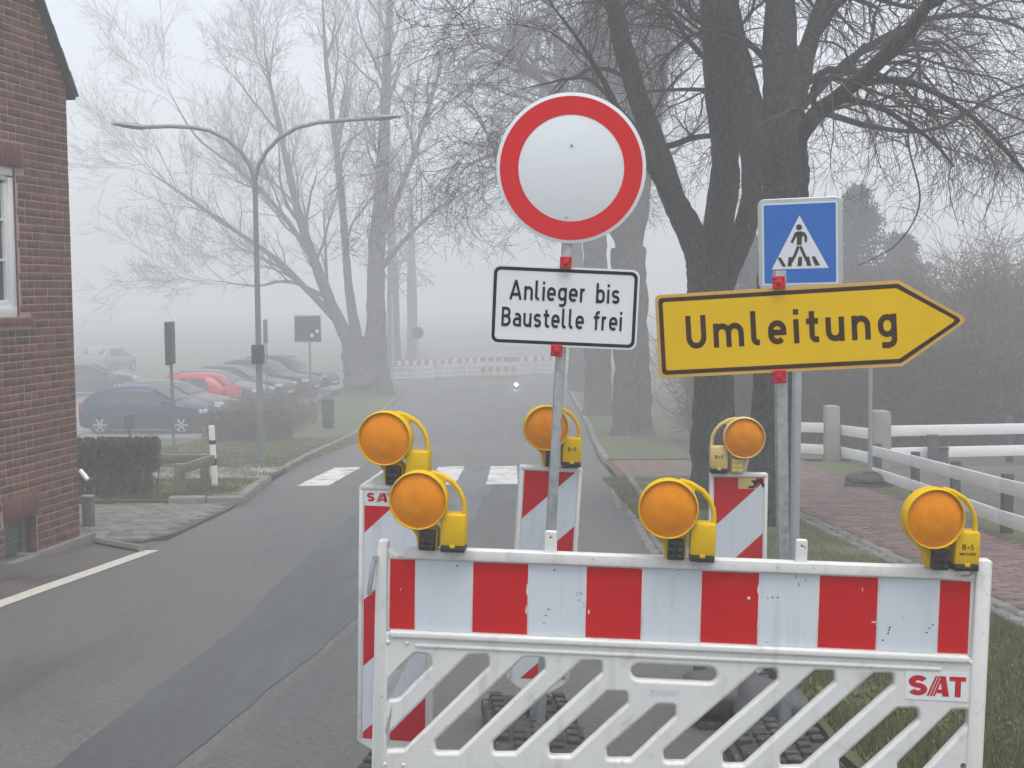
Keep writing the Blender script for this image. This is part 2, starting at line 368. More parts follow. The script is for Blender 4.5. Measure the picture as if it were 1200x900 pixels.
def bark(name, dark, light, moss, vs_=1.0, moss_amt=.55):
    m = bpy.data.materials.new(name); m.use_nodes = True; nt = m.node_tree; N = nt.nodes; L = nt.links; b = N['Principled BSDF']; b.inputs['Roughness'].default_value = .9; b.inputs['Specular IOR Level'].default_value = .2
    tc = N.new('ShaderNodeTexCoord'); mp = N.new('ShaderNodeMapping'); mp.inputs['Scale'].default_value = (vs_, vs_, vs_ * .28); L.new(tc.outputs['Object'], mp.inputs[0])
    nz = N.new('ShaderNodeTexNoise'); nz.inputs['Scale'].default_value = 9; nz.inputs['Detail'].default_value = 6; L.new(mp.outputs[0], nz.inputs[0])
    mxv = N.new('ShaderNodeVectorMath'); mxv.operation = 'MULTIPLY_ADD'; mxv.inputs[1].default_value = (.12, .12, .12); L.new(nz.outputs['Color'], mxv.inputs[0]); L.new(mp.outputs[0], mxv.inputs[2])
    vo = N.new('ShaderNodeTexVoronoi'); vo.feature = 'DISTANCE_TO_EDGE'; vo.inputs['Scale'].default_value = 17; L.new(mxv.outputs[0], vo.inputs['Vector'])
    mr = N.new('ShaderNodeMapRange'); mr.inputs[1].default_value = 0; mr.inputs[2].default_value = .16; L.new(vo.outputs['Distance'], mr.inputs[0])
    n2 = N.new('ShaderNodeTexNoise'); n2.inputs['Scale'].default_value = 22; n2.inputs['Detail'].default_value = 6; n2.inputs['Roughness'].default_value = .7; L.new(tc.outputs['Object'], n2.inputs[0])
    mul = N.new('ShaderNodeMath'); mul.operation = 'MULTIPLY'; L.new(mr.outputs[0], mul.inputs[0]); L.new(n2.outputs[0], mul.inputs[1])
    mx = N.new('ShaderNodeMix'); mx.data_type = 'RGBA'; mx.inputs[6].default_value = tuple(dark) + (1,); mx.inputs[7].default_value = tuple(light) + (1,); L.new(mul.outputs[0], mx.inputs[0])
    n3 = N.new('ShaderNodeTexNoise'); n3.inputs['Scale'].default_value = 2.4; n3.inputs['Detail'].default_value = 7; n3.inputs['Roughness'].default_value = .7; L.new(tc.outputs['Object'], n3.inputs[0])
    mr3 = N.new('ShaderNodeMapRange'); mr3.inputs[1].default_value = .5; mr3.inputs[2].default_value = .66; mr3.inputs[4].default_value = moss_amt; L.new(n3.outputs[0], mr3.inputs[0])
    mx3 = N.new('ShaderNodeMix'); mx3.data_type = 'RGBA'; L.new(mr3.outputs[0], mx3.inputs[0]); L.new(mx.outputs[2], mx3.inputs[6]); mx3.inputs[7].default_value = tuple(moss) + (1,)
    n5 = N.new('ShaderNodeTexNoise'); n5.inputs['Scale'].default_value = 34; n5.inputs['Detail'].default_value = 2; L.new(tc.outputs['Object'], n5.inputs[0])
    mr5 = N.new('ShaderNodeMapRange'); mr5.inputs[1].default_value = .66; mr5.inputs[2].default_value = .72; mr5.inputs[4].default_value = .7; L.new(n5.outputs[0], mr5.inputs[0])
    mx5 = N.new('ShaderNodeMix'); mx5.data_type = 'RGBA'; L.new(mr5.outputs[0], mx5.inputs[0]); L.new(mx3.outputs[2], mx5.inputs[6]); mx5.inputs[7].default_value = tuple(min(1, c * 2.6) for c in light) + (1,)
    L.new(mx5.outputs[2], b.inputs['Base Color'])
    bp = N.new('ShaderNodeBump'); bp.inputs['Strength'].default_value = 1.0; bp.inputs['Distance'].default_value = .03 / vs_; L.new(mul.outputs[0], bp.inputs['Height']); L.new(bp.outputs[0], b.inputs['Normal'])
    return m
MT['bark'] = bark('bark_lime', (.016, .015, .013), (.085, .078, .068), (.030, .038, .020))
MT['bark_row_hazed'] = bark('bark_row_hazed', (.06, .059, .054), (.17, .165, .15), (.055, .065, .040), .5)  # further row trees: fog fade put into the bark colour
MT['bark_willow_hazed'] = bark('bark_willow_hazed', (.09, .09, .083), (.24, .235, .22), (.11, .125, .095), .4)  # left and far trees: bark lightened, extra haze painted into its colour
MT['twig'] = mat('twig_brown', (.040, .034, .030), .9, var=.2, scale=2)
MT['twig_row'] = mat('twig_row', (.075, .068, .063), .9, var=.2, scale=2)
MT['twig_willow_hazed'] = mat('twig_pale_haze', (.22, .21, .195), .9, var=.2, scale=2)  # twigs paled to look fogged, haze is part of this colour
MT['shrub_twig'] = mat('shrub_twig', (.112, .080, .058), .9, var=.2, scale=2, island=.3)
MT['hedge_leaf'] = mat('hedge_leaf', (.022, .030, .016), .8, island=.5, dark=(.045, .038, .022))
MT['needle'] = mat('conifer_needle', (.028, .040, .030), .85, island=.45)
MT['light_grey_metal'] = mat('lamp_post_metal', (.20, .21, .22), .5, metal=.5, var=.1, scale=4)
MT['dark_metal'] = mat('dark_metal', (.035, .038, .042), .55, metal=.2)
MT['tyre'] = mat('tyre', (.015, .015, .016), .8)
MT['rim'] = mat('alloy_rim', (.55, .57, .60), .35, metal=.7)
MT['car_glass'] = mat('car_glass', (.030, .036, .042), .08, spec=.7)
MT['car_lamp'] = mat('car_headlamp', (.55, .58, .60), .15, spec=.7)
MT['tail_lamp'] = mat('car_tail_lamp', (.35, .01, .012), .2)
MT['num_plate'] = mat('number_plate', (.7, .7, .68), .4)
def paint(n, c): MT[n] = mat(n, c, .35, coat=.3, var=.02, spec=.3); return MT[n]
paint('car_blue', (.010, .026, .075)); paint('car_red', (.42, .018, .022)); paint('car_black', (.018, .022, .022)); paint('car_grey', (.10, .115, .115)); paint('car_silver', (.22, .235, .24)); paint('car_green', (.022, .045, .040))
def glass_mat():
    m = bpy.data.materials.new('window_glass'); m.use_nodes = True; b = m.node_tree.nodes['Principled BSDF']
    b.inputs['Base Color'].default_value = (.05, .06, .065, 1); b.inputs['Roughness'].default_value = .06; b.inputs['Specular IOR Level'].default_value = .6
    return m
MT['glass'] = glass_mat()
def lit():
    m = bpy.data.materials.new('lit_white_lens'); m.use_nodes = True; b = m.node_tree.nodes['Principled BSDF']
    b.inputs['Emission Color'].default_value = (1, 1, 1, 1); b.inputs['Emission Strength'].default_value = 18
    return m
MT['lit'] = lit()
# ================================================================== THE SETTING
def lerp_tab(tab):
    ys = [a for a, b in tab]; xs = [b for a, b in tab]
    return lambda y: float(np.interp(y, ys, xs))
ROAD_L = lerp_tab([(-12, -4.0), (9.3, -3.80), (12.4, -3.54), (16.3, -3.58), (19, -3.80), (25.7, -4.25), (38, -4.7), (50, -4.75), (64, -4.9), (75, -5.2), (120, -7)])
ROAD_R = lerp_tab([(-12, 1.30), (6, 1.33), (12.3, 1.30), (20, 1.62), (26, 1.72), (41, 2.35), (70, 2.5), (120, 2.8)])
def frange(a, b, st):
    n = max(1, int(round((b - a) / st))); return [a + (b - a) * i / n for i in range(n + 1)]
def ribbon(name, material, ys, xl, xr, dz, nx=4, kind='structure', parent=None, skirt=0.0):
    mb = MB(); n = nx + 1; xs = []
    for y in ys:
        a = xl(y) if callable(xl) else xl; b = xr(y) if callable(xr) else xr
        z = g(y) + (dz(y) if callable(dz) else dz)
        xs.extend([(a + (b - a) * i / nx, y, z) for i in range(n)])
    fs = [(j * n + i, j * n + i + 1, (j + 1) * n + i + 1, (j + 1) * n + i) for j in range(len(ys) - 1) for i in range(nx)]
    mb.add(xs, fs)
    if skirt:
        for j in range(len(ys) - 1):
            for i in (0, nx):
                p, q = xs[j * n + i], xs[(j + 1) * n + i]
                mb.add([p, q, (q[0], q[1], q[2] - skirt), (p[0], p[1], p[2] - skirt)], [(0, 1, 2, 3)])
        for j in (0, len(ys) - 1):
            for i in range(nx):
                p, q = xs[j * n + i], xs[j * n + i + 1]
                mb.add([p, q, (q[0], q[1], q[2] - skirt), (p[0], p[1], p[2] - skirt)], [(0, 1, 2, 3)])
    o = mb.build(name, material, parent, sm=False, recalc=False)
    if kind and parent is None: o['kind'] = kind
    return o
YS_ALL = frange(-12, 56, 1.0) + frange(58, 240, 14)
o = ribbon('ground', MT['grass_far'], frange(-28, 56, 1.0) + frange(58, 600, 16), -480, 480, -0.06, nx=48)
YS_ROAD = frange(-11.5, 60, .5) + frange(62, 120, 4)
road = ribbon('road', MT['asphalt'], YS_ROAD, lambda y: ROAD_L(y) - .05, lambda y: ROAD_R(y) + .05, 0.0, nx=6)
ribbon('side_road', MT['asphalt'], frange(58, 66, 1), -60, lambda y: ROAD_L(y), -.004, nx=6)
# the darker repair strip that runs down the middle of the road, and the right-hand lane beside it
def wob(y, s, a): return .4 * a * (math.sin(y * 1.7 + s) + .6 * math.sin(y * 4.1 + 2 * s) + .4 * math.sin(y * 9.7 + s * 3))
SL = lerp_tab([(-11, -2.6), (5.3, -1.95), (8.4, -1.85), (12.6, -1.95), (20, -2.0), (60, -2.0)])
SR = lerp_tab([(-11, -1.75), (5.3, -1.42), (8.4, -1.12), (12.6, -.55), (20, -.3), (60, -.1)])
YS_ST = frange(-11, 24, .12)
def fade_end(y, a0=18., a1=24.): return 1.0 if y < a0 else max(0.0, (a1 - y) / (a1 - a0))
ribbon('road_repair_strip', MT['asphalt_patch'], YS_ST, lambda y: SL(y) + wob(y, .3, .015), lambda y: SR(y) + wob(y, 1.1, .03), .004, nx=3)
ribbon('right_lane_surface', MT['asphalt_near'], frange(-11, 11.5, .12), lambda y: SR(y) + .08 + wob(y, 2.1, .03), lambda y: ROAD_R(y) - .02, .008, nx=4)
# the white edge line by the house (its own worn ends come from the paint)
el = lerp_tab([(2, -4.25), (9.35, -3.80), (12.4, -3.52)])
ribbon('edge_line', MT['line_paint'], frange(2, 12.35, .25), lambda y: el(y) - .085 + wob(y, .2, .008), lambda y: el(y) + .07 + wob(y, .7, .006), .006, nx=2)
# zebra crossing: each stripe a strip of its own
zy0, zy1 = 20.1, 24.5
for i in range(5):
    x0 = -3.42 + i * 1.0
    mb = MB(); n = 10
    for j in range(n + 1):
        y = zy0 + (zy1 - zy0) * j / n; xs_ = .012 * math.sin(j * 2.3 + i)
        mb.v.append((x0 + xs_, y, g(y) + .005)); mb.v.append((x0 + .5 + xs_ * .7, y, g(y) + .005))
    for j in range(n): mb.f.append((2 * j, 2 * j + 1, 2 * j + 3, 2 * j + 2)); mb.mi.append(0)
    z = mb.build('crossing_stripe', MT['road_paint'], None, sm=False, recalc=False); z['kind'] = 'structure'

# footway by the house, apron of worn clinker, verges
ribbon('footway', MT['tarmac_foot'], frange(-10, 13.1, .5), -7.5, lambda y: el(y) - .06, .003, nx=4)
def vl(y): return ROAD_L(y) - (.14 if y > 15.5 else .5)
ribbon('left_verge', MT['grass_ground'], frange(16.9, 37.5, .4), -40, lambda y: ROAD_L(y) - .14 - (.9 * max(0, (17.6 - y) / .7) if y < 17.6 else 0), lambda y: .085, nx=40, skirt=.2)
ribbon('left_verge', MT['grass_ground'], frange(37.5, 57.5, .5), -7.6, lambda y: ROAD_L(y) - .14, .085, nx=8, skirt=.2)
ribbon('car_park', MT['asphalt_far'], frange(36.0, 62, 1), -60, -7.9, .10, nx=6)
ribbon('left_footpath', MT['paver_joint'], frange(20.6, 23.4, .4), -14, lambda y: ROAD_L(y) - .1, .095, nx=4)
ribbon('house_apron', MT['paver_joint'], frange(12.9, 16.95, .3), -9.5, lambda y: ROAD_L(y) - .06 - max(0, (13.6 - y) * .25), .03, nx=4, skirt=.15)
ribbon('right_verge', MT['grass_ground'], frange(-10, 20.6, .3), lambda y: ROAD_R(y) + (.30 if y > 9 else .06 + wob(y, 3.3, .06)), 3.16, lambda y: .07 if y > 9 else .045, nx=6, skirt=.2)
ribbon('right_verge', MT['grass_ground'], frange(25.0, 58, .5), lambda y: ROAD_R(y) + .2, lambda y: 3.5 + .09 * (y - 25), .09, nx=6, skirt=.2)
ribbon('crossing_landing', MT['paver_joint'], frange(20.55, 25.05, .3), lambda y: ROAD_R(y) + .1, 5.6, .055, nx=4)
PL = 3.40
def PRr(y): return float(np.interp(y, [-10, 12, 19, 24, 60], [4.75, 4.70, 5.15, 5.5, 8]))
ribbon('brick_path', MT['paver_joint'], frange(-10, 56, .4), PL, PRr, .062, nx=4)
ribbon('path_border', MT['grass_ground'], frange(-10, 24, .4), lambda y: PRr(y), lambda y: PRr(y) + 1.0, .075, nx=3, skirt=.15)
ribbon('yard', MT['tarmac_foot'], frange(9, 25.5, .5), lambda y: PRr(y) + .98, 30, .06, nx=6)
ribbon('right_field', MT['grass_far'], frange(25.2, 57, .6), lambda y: PRr(y), 60, .05, nx=8)

# paving units: the large nearby ones as single pieces, the rest as one mass
def unit_box(name, sx, sy, sz, bev):
    mb = MB(); mb.box((0, 0, 0), (sx, sy, sz)); return mb.mesh(name, bevel=bev, segs=1, ang=60)
def lay(parent, name, spots, size, material, maxn, dz, seed, bev=.004, jit=.0025, stuff_name=None):
    rnd = random.Random(seed)
    me = unit_box(name, size[0], size[1], size[2], bev); me.materials.append(material)
    spots = sorted(spots, key=lambda s: s[1])
    mass = MB()
    for k, (x, y, a) in enumerate(spots):
        z = g(y) + dz + rnd.uniform(-jit, jit)
        rx = math.atan(-(g(y - .1) - g(y + .1)) / .2)
        if k < maxn:
            o = bpy.data.objects.new(name, me); col.objects.link(o); o.parent = parent
            o.location = (x, y, z); o.rotation_euler = (rx + rnd.uniform(-.012, .012), rnd.uniform(-.012, .012), a + rnd.uniform(-.015, .015))
        else:
            rot = Matrix.Rotation(a + rnd.uniform(-.015, .015), 3, 'Z')
            mass.box((x, y, z), size, Matrix.Rotation(rx, 3, 'X') @ rot)
    if mass.v:
        o = mass.build(stuff_name or (name + '_mass'), material, parent, sm=False); o['kind'] = 'stuff'
S = bpy.data.objects
path = S['brick_path']
sp = []
for j in range(0, 190):
    y = 6.6 + j * .105
    x = PL + .06 + (.105 if j % 2 else 0)
    while x < PRr(y) - .05:
        sp.append((x + .05, y, 0)); x += .21
near_sp = [s for s in sp if s[0] / s[1] < .44 and s[0] / s[1] > .2]
rest_sp = [s for s in sp if not (s[0] / s[1] < .44 and s[0] / s[1] > .2)]
lay(path, 'paver', near_sp[:300], (.2, .095, .06), MT['paver_red'], 300, .045, 1)
lay(path, 'paver', near_sp[300:] + rest_sp, (.2, .095, .06), MT['paver_red'], 0, .045, 2, stuff_name='paver_field')
land = S['crossing_landing']
lay(land, 'paver', [(x, y, 0) for j in range(42) for y in [20.62 + j * .105] for x in frange(ROAD_R(y) + .25 + (.1 if j % 2 else 0), PL - .1, .21)], (.2, .095, .06), MT['paver_red'], 0, .038, 3, stuff_name='paver_field')
ap = S['house_apron']
sp = []
for j in range(17):
    y = 13.15 + j * .225
    x = ROAD_L(y) - .22 - max(0, (13.6 - y) * .25) - (.11 if j % 2 else 0)
    while x > -6.3:
        sp.append((x, y, 0)); x -= .225
lay(ap, 'paver', sp, (.212, .212, .06), MT['paver_grey'], 300, .014, 4, jit=.006)
lfp = S['left_footpath']
lay(lfp, 'paver', [(x, 20.75 + j * .31, 0) for j in range(9) for x in frange(-9.8, -4.25, .31)], (.298, .298, .05), MT['concrete'], 0, .078, 5, stuff_name='paver_field')
# kerb stones, one by one, along the left verge and in the border of the path
def kerb_line(owner_name, label, pts, w, h, ln, dz, material, group):
    me = unit_box('kerb_stone', w, ln - .012, h, .012); me.materials.append(material)
    root = empty(owner_name); root['kind'] = 'structure'
    acc = 0
    P = [Vector(p) for p in pts]
    segs = []
    for a, b in zip(P[:-1], P[1:]):
        L_ = (b - a).length; k = 0
        t = acc
        while t + ln <= L_ + ln * .5:
            q = a + (b - a) * ((t + ln / 2) / L_); ang = math.atan2((b - a).y, (b - a).x) - math.pi / 2
            segs.append((q.x, q.y, ang)); t += ln
        acc = max(0, t - L_) * .999
    rnd = random.Random(len(segs))
    for (x, y, a) in segs[:300]:
        o = bpy.data.objects.new('kerb_stone', me); col.objects.link(o); o.parent = root
        o.location = (x + rnd.uniform(-.006, .006), y, g(y) + dz + rnd.uniform(-.006, .006)); o.rotation_euler = (math.atan(-SLOPE if y < 38 else 0) * math.cos(a), -math.atan(-SLOPE if y < 38 else 0) * math.sin(a) * -1, a + rnd.uniform(-.01, .01))
    return root
kp = [(-3.62, 16.0), (-3.62, 16.9), (-3.78, 18.2), (-3.92, 20.4)]
kerb_line('left_kerb', '', [(-4.6, 16.95), (-3.85, 16.98), (-3.70, 17.25), (-3.83, 18.6), (-3.98, 20.5)], .13, .26, .5, .0, MT['kerb'], '')
kerb_line('left_kerb', '', [(ROAD_L(y) - .08, y) for y in frange(23.5, 57, 4)], .13, .26, 1.0, .0, MT['kerb'], '')
kerb_line('right_kerb', '', [(ROAD_R(y) + .26, y) for y in [9.2, 12.3, 16, 20.4]], .10, .26, .5, -.045, MT['kerb'], '')
kerb_line('right_kerb', '', [(ROAD_R(y) + .14, y) for y in frange(25.2, 57, 4)], .13, .26, 1.0, .0, MT['kerb'], '')
# cobbled gutter beside the right-hand kerb and the cobble border of the brick path
gut = empty('cobbled_gutter'); gut['kind'] = 'structure'
rnd = random.Random(7)
sp = []
for j in range(95):
    y = 9.2 + j * .125
    wgut = 2 if y < 16 else 3
    for i in range(wgut): sp.append((ROAD_R(y) + .14 - i * .118 + rnd.uniform(-.01, .01), y + rnd.uniform(-.015, .015), rnd.uniform(-.12, .12)))
lay(gut, 'cobble', sp, (.105, .112, .10), MT['cobble'], 300, -.032, 8, bev=.016, jit=.008)
brd = empty('path_edging'); brd['kind'] = 'structure'
sp = []
for j in range(150):
    y = 5.6 + j * .125
    for i in range(2): sp.append((3.335 - i * .118 + rnd.uniform(-.012, .012), y + rnd.uniform(-.02, .02), rnd.uniform(-.14, .14)))
lay(brd, 'cobble', sp, (.108, .112, .10), MT['cobble'], 300, .030, 9, bev=.016, jit=.009)

# grass: real blades on the near verge, coarser tufts on the far ones
def blades(name, label, spots, hmin, hmax, w, seed, material, lean=.5):
    rnd = np.random.default_rng(seed); n = len(spots)
    P = np.array(spots); a = rnd.uniform(0, 2 * np.pi, n); h = rnd.uniform(hmin, hmax, n); ln = rnd.uniform(.1, lean, n) * h
    b = a + rnd.normal(0, .8, n)
    dx, dy = np.cos(a) * w / 2, np.sin(a) * w / 2
    top = P + np.stack([np.cos(b) * ln, np.sin(b) * ln, h], 1)
    v = np.empty((n, 3, 3)); v[:, 0] = P + np.stack([dx, dy, 0 * dx], 1); v[:, 1] = P - np.stack([dx, dy, 0 * dx], 1); v[:, 2] = top
    me = bpy.data.meshes.new(name); me.from_pydata(v.reshape(-1, 3), [], np.arange(n * 3).reshape(-1, 3)); me.update()
    o = link(name, me, material); tag(o, label, 'grass', kind='stuff'); return o
rnd = np.random.default_rng(5)
def verge_spots(n, x0, x1, y0, y1, dz, clump=None):
    out = []
    while len(out) < n:
        x = rnd.uniform(x0, x1); y = y0 + (y1 - y0) * rnd.uniform() ** 1.5
        if clump is not None and math.sin(x * 5.1 + 2 * math.sin(y * 2.3)) + math.sin(y * 4.3 + x * 2) < rnd.uniform(-2.0, clump): continue
        out.append((x, y, g(y) + dz))
    return out
blades('grass', 'short damp grass with dead blades on the verge behind the barrier', verge_spots(62000, 1.43, 3.15, 4.2, 20.5, .05, .6), .025, .075, .006, 1, MT['blade'])
blades('grass', 'matted low turf between the taller blades on the verge behind the barrier', verge_spots(60000, 1.43, 3.15, 4.2, 16, .045), .012, .035, .011, 6, MT['blade'], lean=1.6)
blades('grass', 'short grass on the verge beside the wooden guard rail and street lamp', verge_spots(42000, -8.5, -4.0, 17.0, 36, .08, 1.4), .03, .09, .012, 2, MT['blade'])
# dead leaves on the right verge
sp = verge_spots(900, 1.66, 3.15, 4.4, 14, .085)
mb = MB()
rr = random.Random(3)
for p in sp:
    s_ = rr.uniform(.010, .024); rot = Matrix.Rotation(rr.uniform(0, 6.3), 3, 'Z') @ Matrix.Rotation(rr.uniform(-.6, .6), 3, 'X')
    q = [rot @ Vector(v_) * s_ for v_ in ((-1, 0, 0), (0, -.5, .15), (1, 0, 0), (0, .5, .15))]
    mb.add([Vector(p) + v_ for v_ in q], [(0, 1, 2, 3)])
tag(mb.build('fallen_leaves', MT['dead_leaf'], sm=False, recalc=False), 'brown fallen leaves lying in the verge grass behind the barrier', 'leaves', kind='stuff')

# ------------------------------------------------------------------ brick house
HC = gp(94, 635); hd = Vector((.2, 1, 0)).normalized(); hn = Vector((hd.y, -hd.x, 0))   # hd: away along the wall, hn: towards the road
HB = -1.15; HM = Matrix(((hd.x, -hn.x, 0, HC.x), (hd.y, -hn.y, 0, HC.y), (0, 0, 1, 0), (0, 0, 0, 1)))   # local x: along wall (0 = corner, negative to camera), local -y: outwards
house = empty('brick_house', mat=HM)
tag(house, 'red brick gable house with white sash window at the road edge', 'house')
EAVE = 3.72; PIT = (4.591 - 3.857) / (.213 + .312)
WL = 7.4
def gable_top(x): return min(EAVE + (0.04 - x) * PIT, EAVE + (x + WL) * PIT)
WIN = (-2.25, -.95, 1.42, 2.82); BW = (-1.33, -.79, -1.0, -.50)
# mortar slab with real openings
loops = [[(-WL, HB), (0, HB), (0, EAVE), (-WL / 2, gable_top(-WL / 2)), (-WL, EAVE)]]
wm = plate([loops[0], [(WIN[0], WIN[2]), (WIN[1], WIN[2]), (WIN[1], WIN[3]), (WIN[0], WIN[3])], [(BW[0], BW[2]), (BW[1], BW[2]), (BW[1], BW[3]), (BW[0], BW[3])]], 0.0, .28)
wall = link('gable_wall', wm, MT['mortar'], house)
# bricks: cross bond of stretcher and header courses
CP, BWD = .0767, .229
bricks = []
rnd = random.Random(11)
nc = int((gable_top(-WL / 2) - HB) / CP)
for c in range(nc):
    z0 = HB + c * CP
    head = c % 2 == 1
    step = BWD / 2 if head else BWD
    off = 0 if head else (0 if (c // 2) % 2 == 0 else BWD / 2)
    x = 0.0
    if off: segs_ = [(-BWD / 2, 0)]; x = -BWD / 2
    else: segs_ = []
    while x - step > -WL: segs_.append((x - step, x)); x -= step
    for (a, b) in segs_:
        zc, xc = z0 + CP / 2, (a + b) / 2
        if zc + CP / 2 > gable_top(xc) - .02: continue
        ZONES = (WIN, BW, (WIN[0] - .115, WIN[1] + .115, WIN[3] - .02, WIN[3] + .222), (WIN[0] - .09, WIN[1] + .18, WIN[2] - .085, WIN[2]), (BW[0] - .01, BW[1] + .01, BW[3] - .01, BW[3] + .22))
        for (w0, w1, v0, v1) in ZONES:
            if v0 < zc < v1:
                if a < w1 < b: a = w1 + .006
                if a < w0 < b: b = w0 - .006
                if a >= w0 - .01 and b <= w1 + .01: a = b
        if b - a > .035: bricks.append((a, b, z0))
def brick_mesh(w):
    mb = MB(); mb.box((0, 0, 0), (w, .024, CP - .0130)); me = mb.mesh('brick', bevel=.0028, segs=1, ang=60); me.materials.append(MT['brick']); return me
bm_cache = {}
def dist(b): return (HM @ Vector((b[0], 0, b[2])) - Vector((0, 0, CAM_Z))).length
def in_view(b):
    p = HM @ Vector(((b[0] + b[1]) / 2, 0, b[2])); d = p - Vector((0, 0, CAM_Z))
    x = 600 + FPX * d.dot(CR) / d.dot(F); return x > -12
vis = sorted([b for b in bricks if in_view(b) and b[2] > -1.05], key=lambda b: -(b[1] - b[0]) / dist(b) ** 2)
single = set(vis[:300])
mass = MB()
for b in bricks:
    w = b[1] - b[0] - .013; c = ((b[0] + b[1]) / 2, +.0075 + rnd.uniform(-.0018, .0018), b[2] + CP / 2)
    if b in single:
        k = round(w, 3)
        if k not in bm_cache: bm_cache[k] = brick_mesh(w)
        o = bpy.data.objects.new('brick', bm_cache[k]); col.objects.link(o); o.parent = wall; o.location = c
        o.rotation_euler = (rnd.uniform(-.01, .01), rnd.uniform(-.008, .008), rnd.uniform(-.01, .01))
    else: mass.box(c, (w, .024, CP - .0130))
bo = mass.build('brick_field', MT['brick'], wall, sm=False); bo['kind'] = 'stuff'
# soldier arches and sills, brick by brick
def soldiers(x0, x1, z0, h, par, nm='arch_brick', y=-.007):
    n = int(round((x1 - x0) / .0745)); st = (x1 - x0) / n
    mb = MB(); mb.box((0, 0, 0), (st - .010, .034, h - .008)); me = mb.mesh(nm, bevel=.003, segs=1, ang=60); me.materials.append(MT['brick_arch'])
    for i in range(n):
        o = bpy.data.objects.new(nm, me); col.objects.link(o); o.parent = par; o.location = (x0 + st * (i + .5), y, z0 + h / 2)
soldiers(WIN[0] - .115, WIN[1] + .115, WIN[3] + .004, .228, wall)
soldiers(BW[0] - .01, BW[1] + .01, BW[3] + .004, .225, wall)
soldiers(WIN[0] - .09, WIN[1] + .18, WIN[2] - .083, .078, wall, 'sill_brick', -.028)
# window reveal of brick, white frame, panes
mb = MB(); mb.box((WIN[1] + .001, .07, (WIN[2] + WIN[3]) / 2), (.004, .135, WIN[3] - WIN[2]))
mb.build('window_reveal', MT['brick_arch'], wall)
win = empty('window'); win.parent = house
fr = MB(); t = .075
x0, x1, z0, z1 = WIN
for (cx, cz, sx, sz) in (((x0 + x1) / 2, z1 - t / 2, x1 - x0, t), ((x0 + x1) / 2, z0 + .05, x1 - x0, .10), (x1 - t / 2, (z0 + z1) / 2, t, z1 - z0 - .18), (x0 + t / 2, (z0 + z1) / 2, t, z1 - z0 - .18), ((x0 + x1) / 2, (z0 + z1) / 2, .09, z1 - z0 - .18)):
    fr.box((cx, .055, cz), (sx, .07, sz))
fr.build('window_frame', MT['window_white'], win, bevel=.006)
for (a, b) in ((x0 + t, (x0 + x1) / 2 - .045), ((x0 + x1) / 2 + .045, x1 - t)):
    s_ = MB()
    for (cx, cz, sx, sz) in (((a + b) / 2, z1 - t - .022, b - a, .044), ((a + b) / 2, z0 + .13, b - a, .06), (a + .022, (z0 + z1) / 2, .044, z1 - z0 - .3), (b - .022, (z0 + z1) / 2, .044, z1 - z0 - .3)):
        s_.box((cx, .068, cz), (sx, .05, sz))
    for k in (1, 2): s_.box(((a + b) / 2, .072, z0 + .16 + (z1 - z0 - .28) * k / 3), (b - a - .08, .03, .024))
    s_.build('sash', MT['window_white'], win, bevel=.004)
    for k in range(3):
        h = (z1 - z0 - .28) / 3; zc = z0 + .16 + h * (k + .5)
        p = MB(); p.box(((a + b) / 2, .085, zc), (b - a - .07, .006, h - .02)); p.build('pane', MT['glass'], win)
cur = MB()
for k in range(26):
    xx = x0 + .08 + k * (x1 - x0 - .16) / 25; 
    cur.v.append((xx, .15 + .018 * math.sin(k * 2.1), z0 + .1)); cur.v.append((xx, .15 + .018 * math.sin(k * 2.1), z1 - .05))
for k in range(25): cur.f.append((2 * k, 2 * k + 2, 2 * k + 3, 2 * k + 1)); cur.mi.append(0)
MT['curtain'] = mat('net_curtain', (.45, .46, .45), .9)
cur.build('curtain', MT['curtain'], win, recalc=False)
# basement window in its own light well
bwn = empty('basement_window'); bwn.parent = house
b0, b1, c0, c1 = BW
m_ = MB(); m_.box((b0 + .03, .14, (c0 + c1) / 2), (.06, .05, c1 - c0)); m_.box((b1 - .03, .14, (c0 + c1) / 2), (.06, .05, c1 - c0)); m_.box(((b0 + b1) / 2, .14, c1 - .03), (b1 - b0 - .122, .05, .06)); m_.box(((b0 + b1) / 2, .14, -.74), (b1 - b0 - .122, .04, .03))
m_.build('window_frame', MT['render_grey'], bwn, bevel=.004)
m_ = MB(); m_.box(((b0 + b1) / 2, .165, (c0 + c1) / 2), (b1 - b0 - .1, .008, c1 - c0 - .04)); MT['dusty'] = mat('dusty_pane', (.15, .16, .15), .35, var=.2, scale=6); m_.build('pane', MT['dusty'], bwn)
m_ = MB(); m_.box((b1 + .001, .07, (c0 + c1) / 2), (.004, .135, c1 - c0)); m_.box((b0 - .001, .07, (c0 + c1) / 2), (.004, .135, c1 - c0)); m_.build('window_reveal', MT['brick_arch'], bwn)
m_ = MB()
m_.box((-.60, -.20, -.94), (1.0, .08, .28)); m_.box((-1.13, -.12, -.93), (.06, .24, .24)); m_.box((-1.42, -.20, -.90), (.46, .12, .18))
m_.build('light_well_kerb', MT['render_grey'], house, bevel=.012)
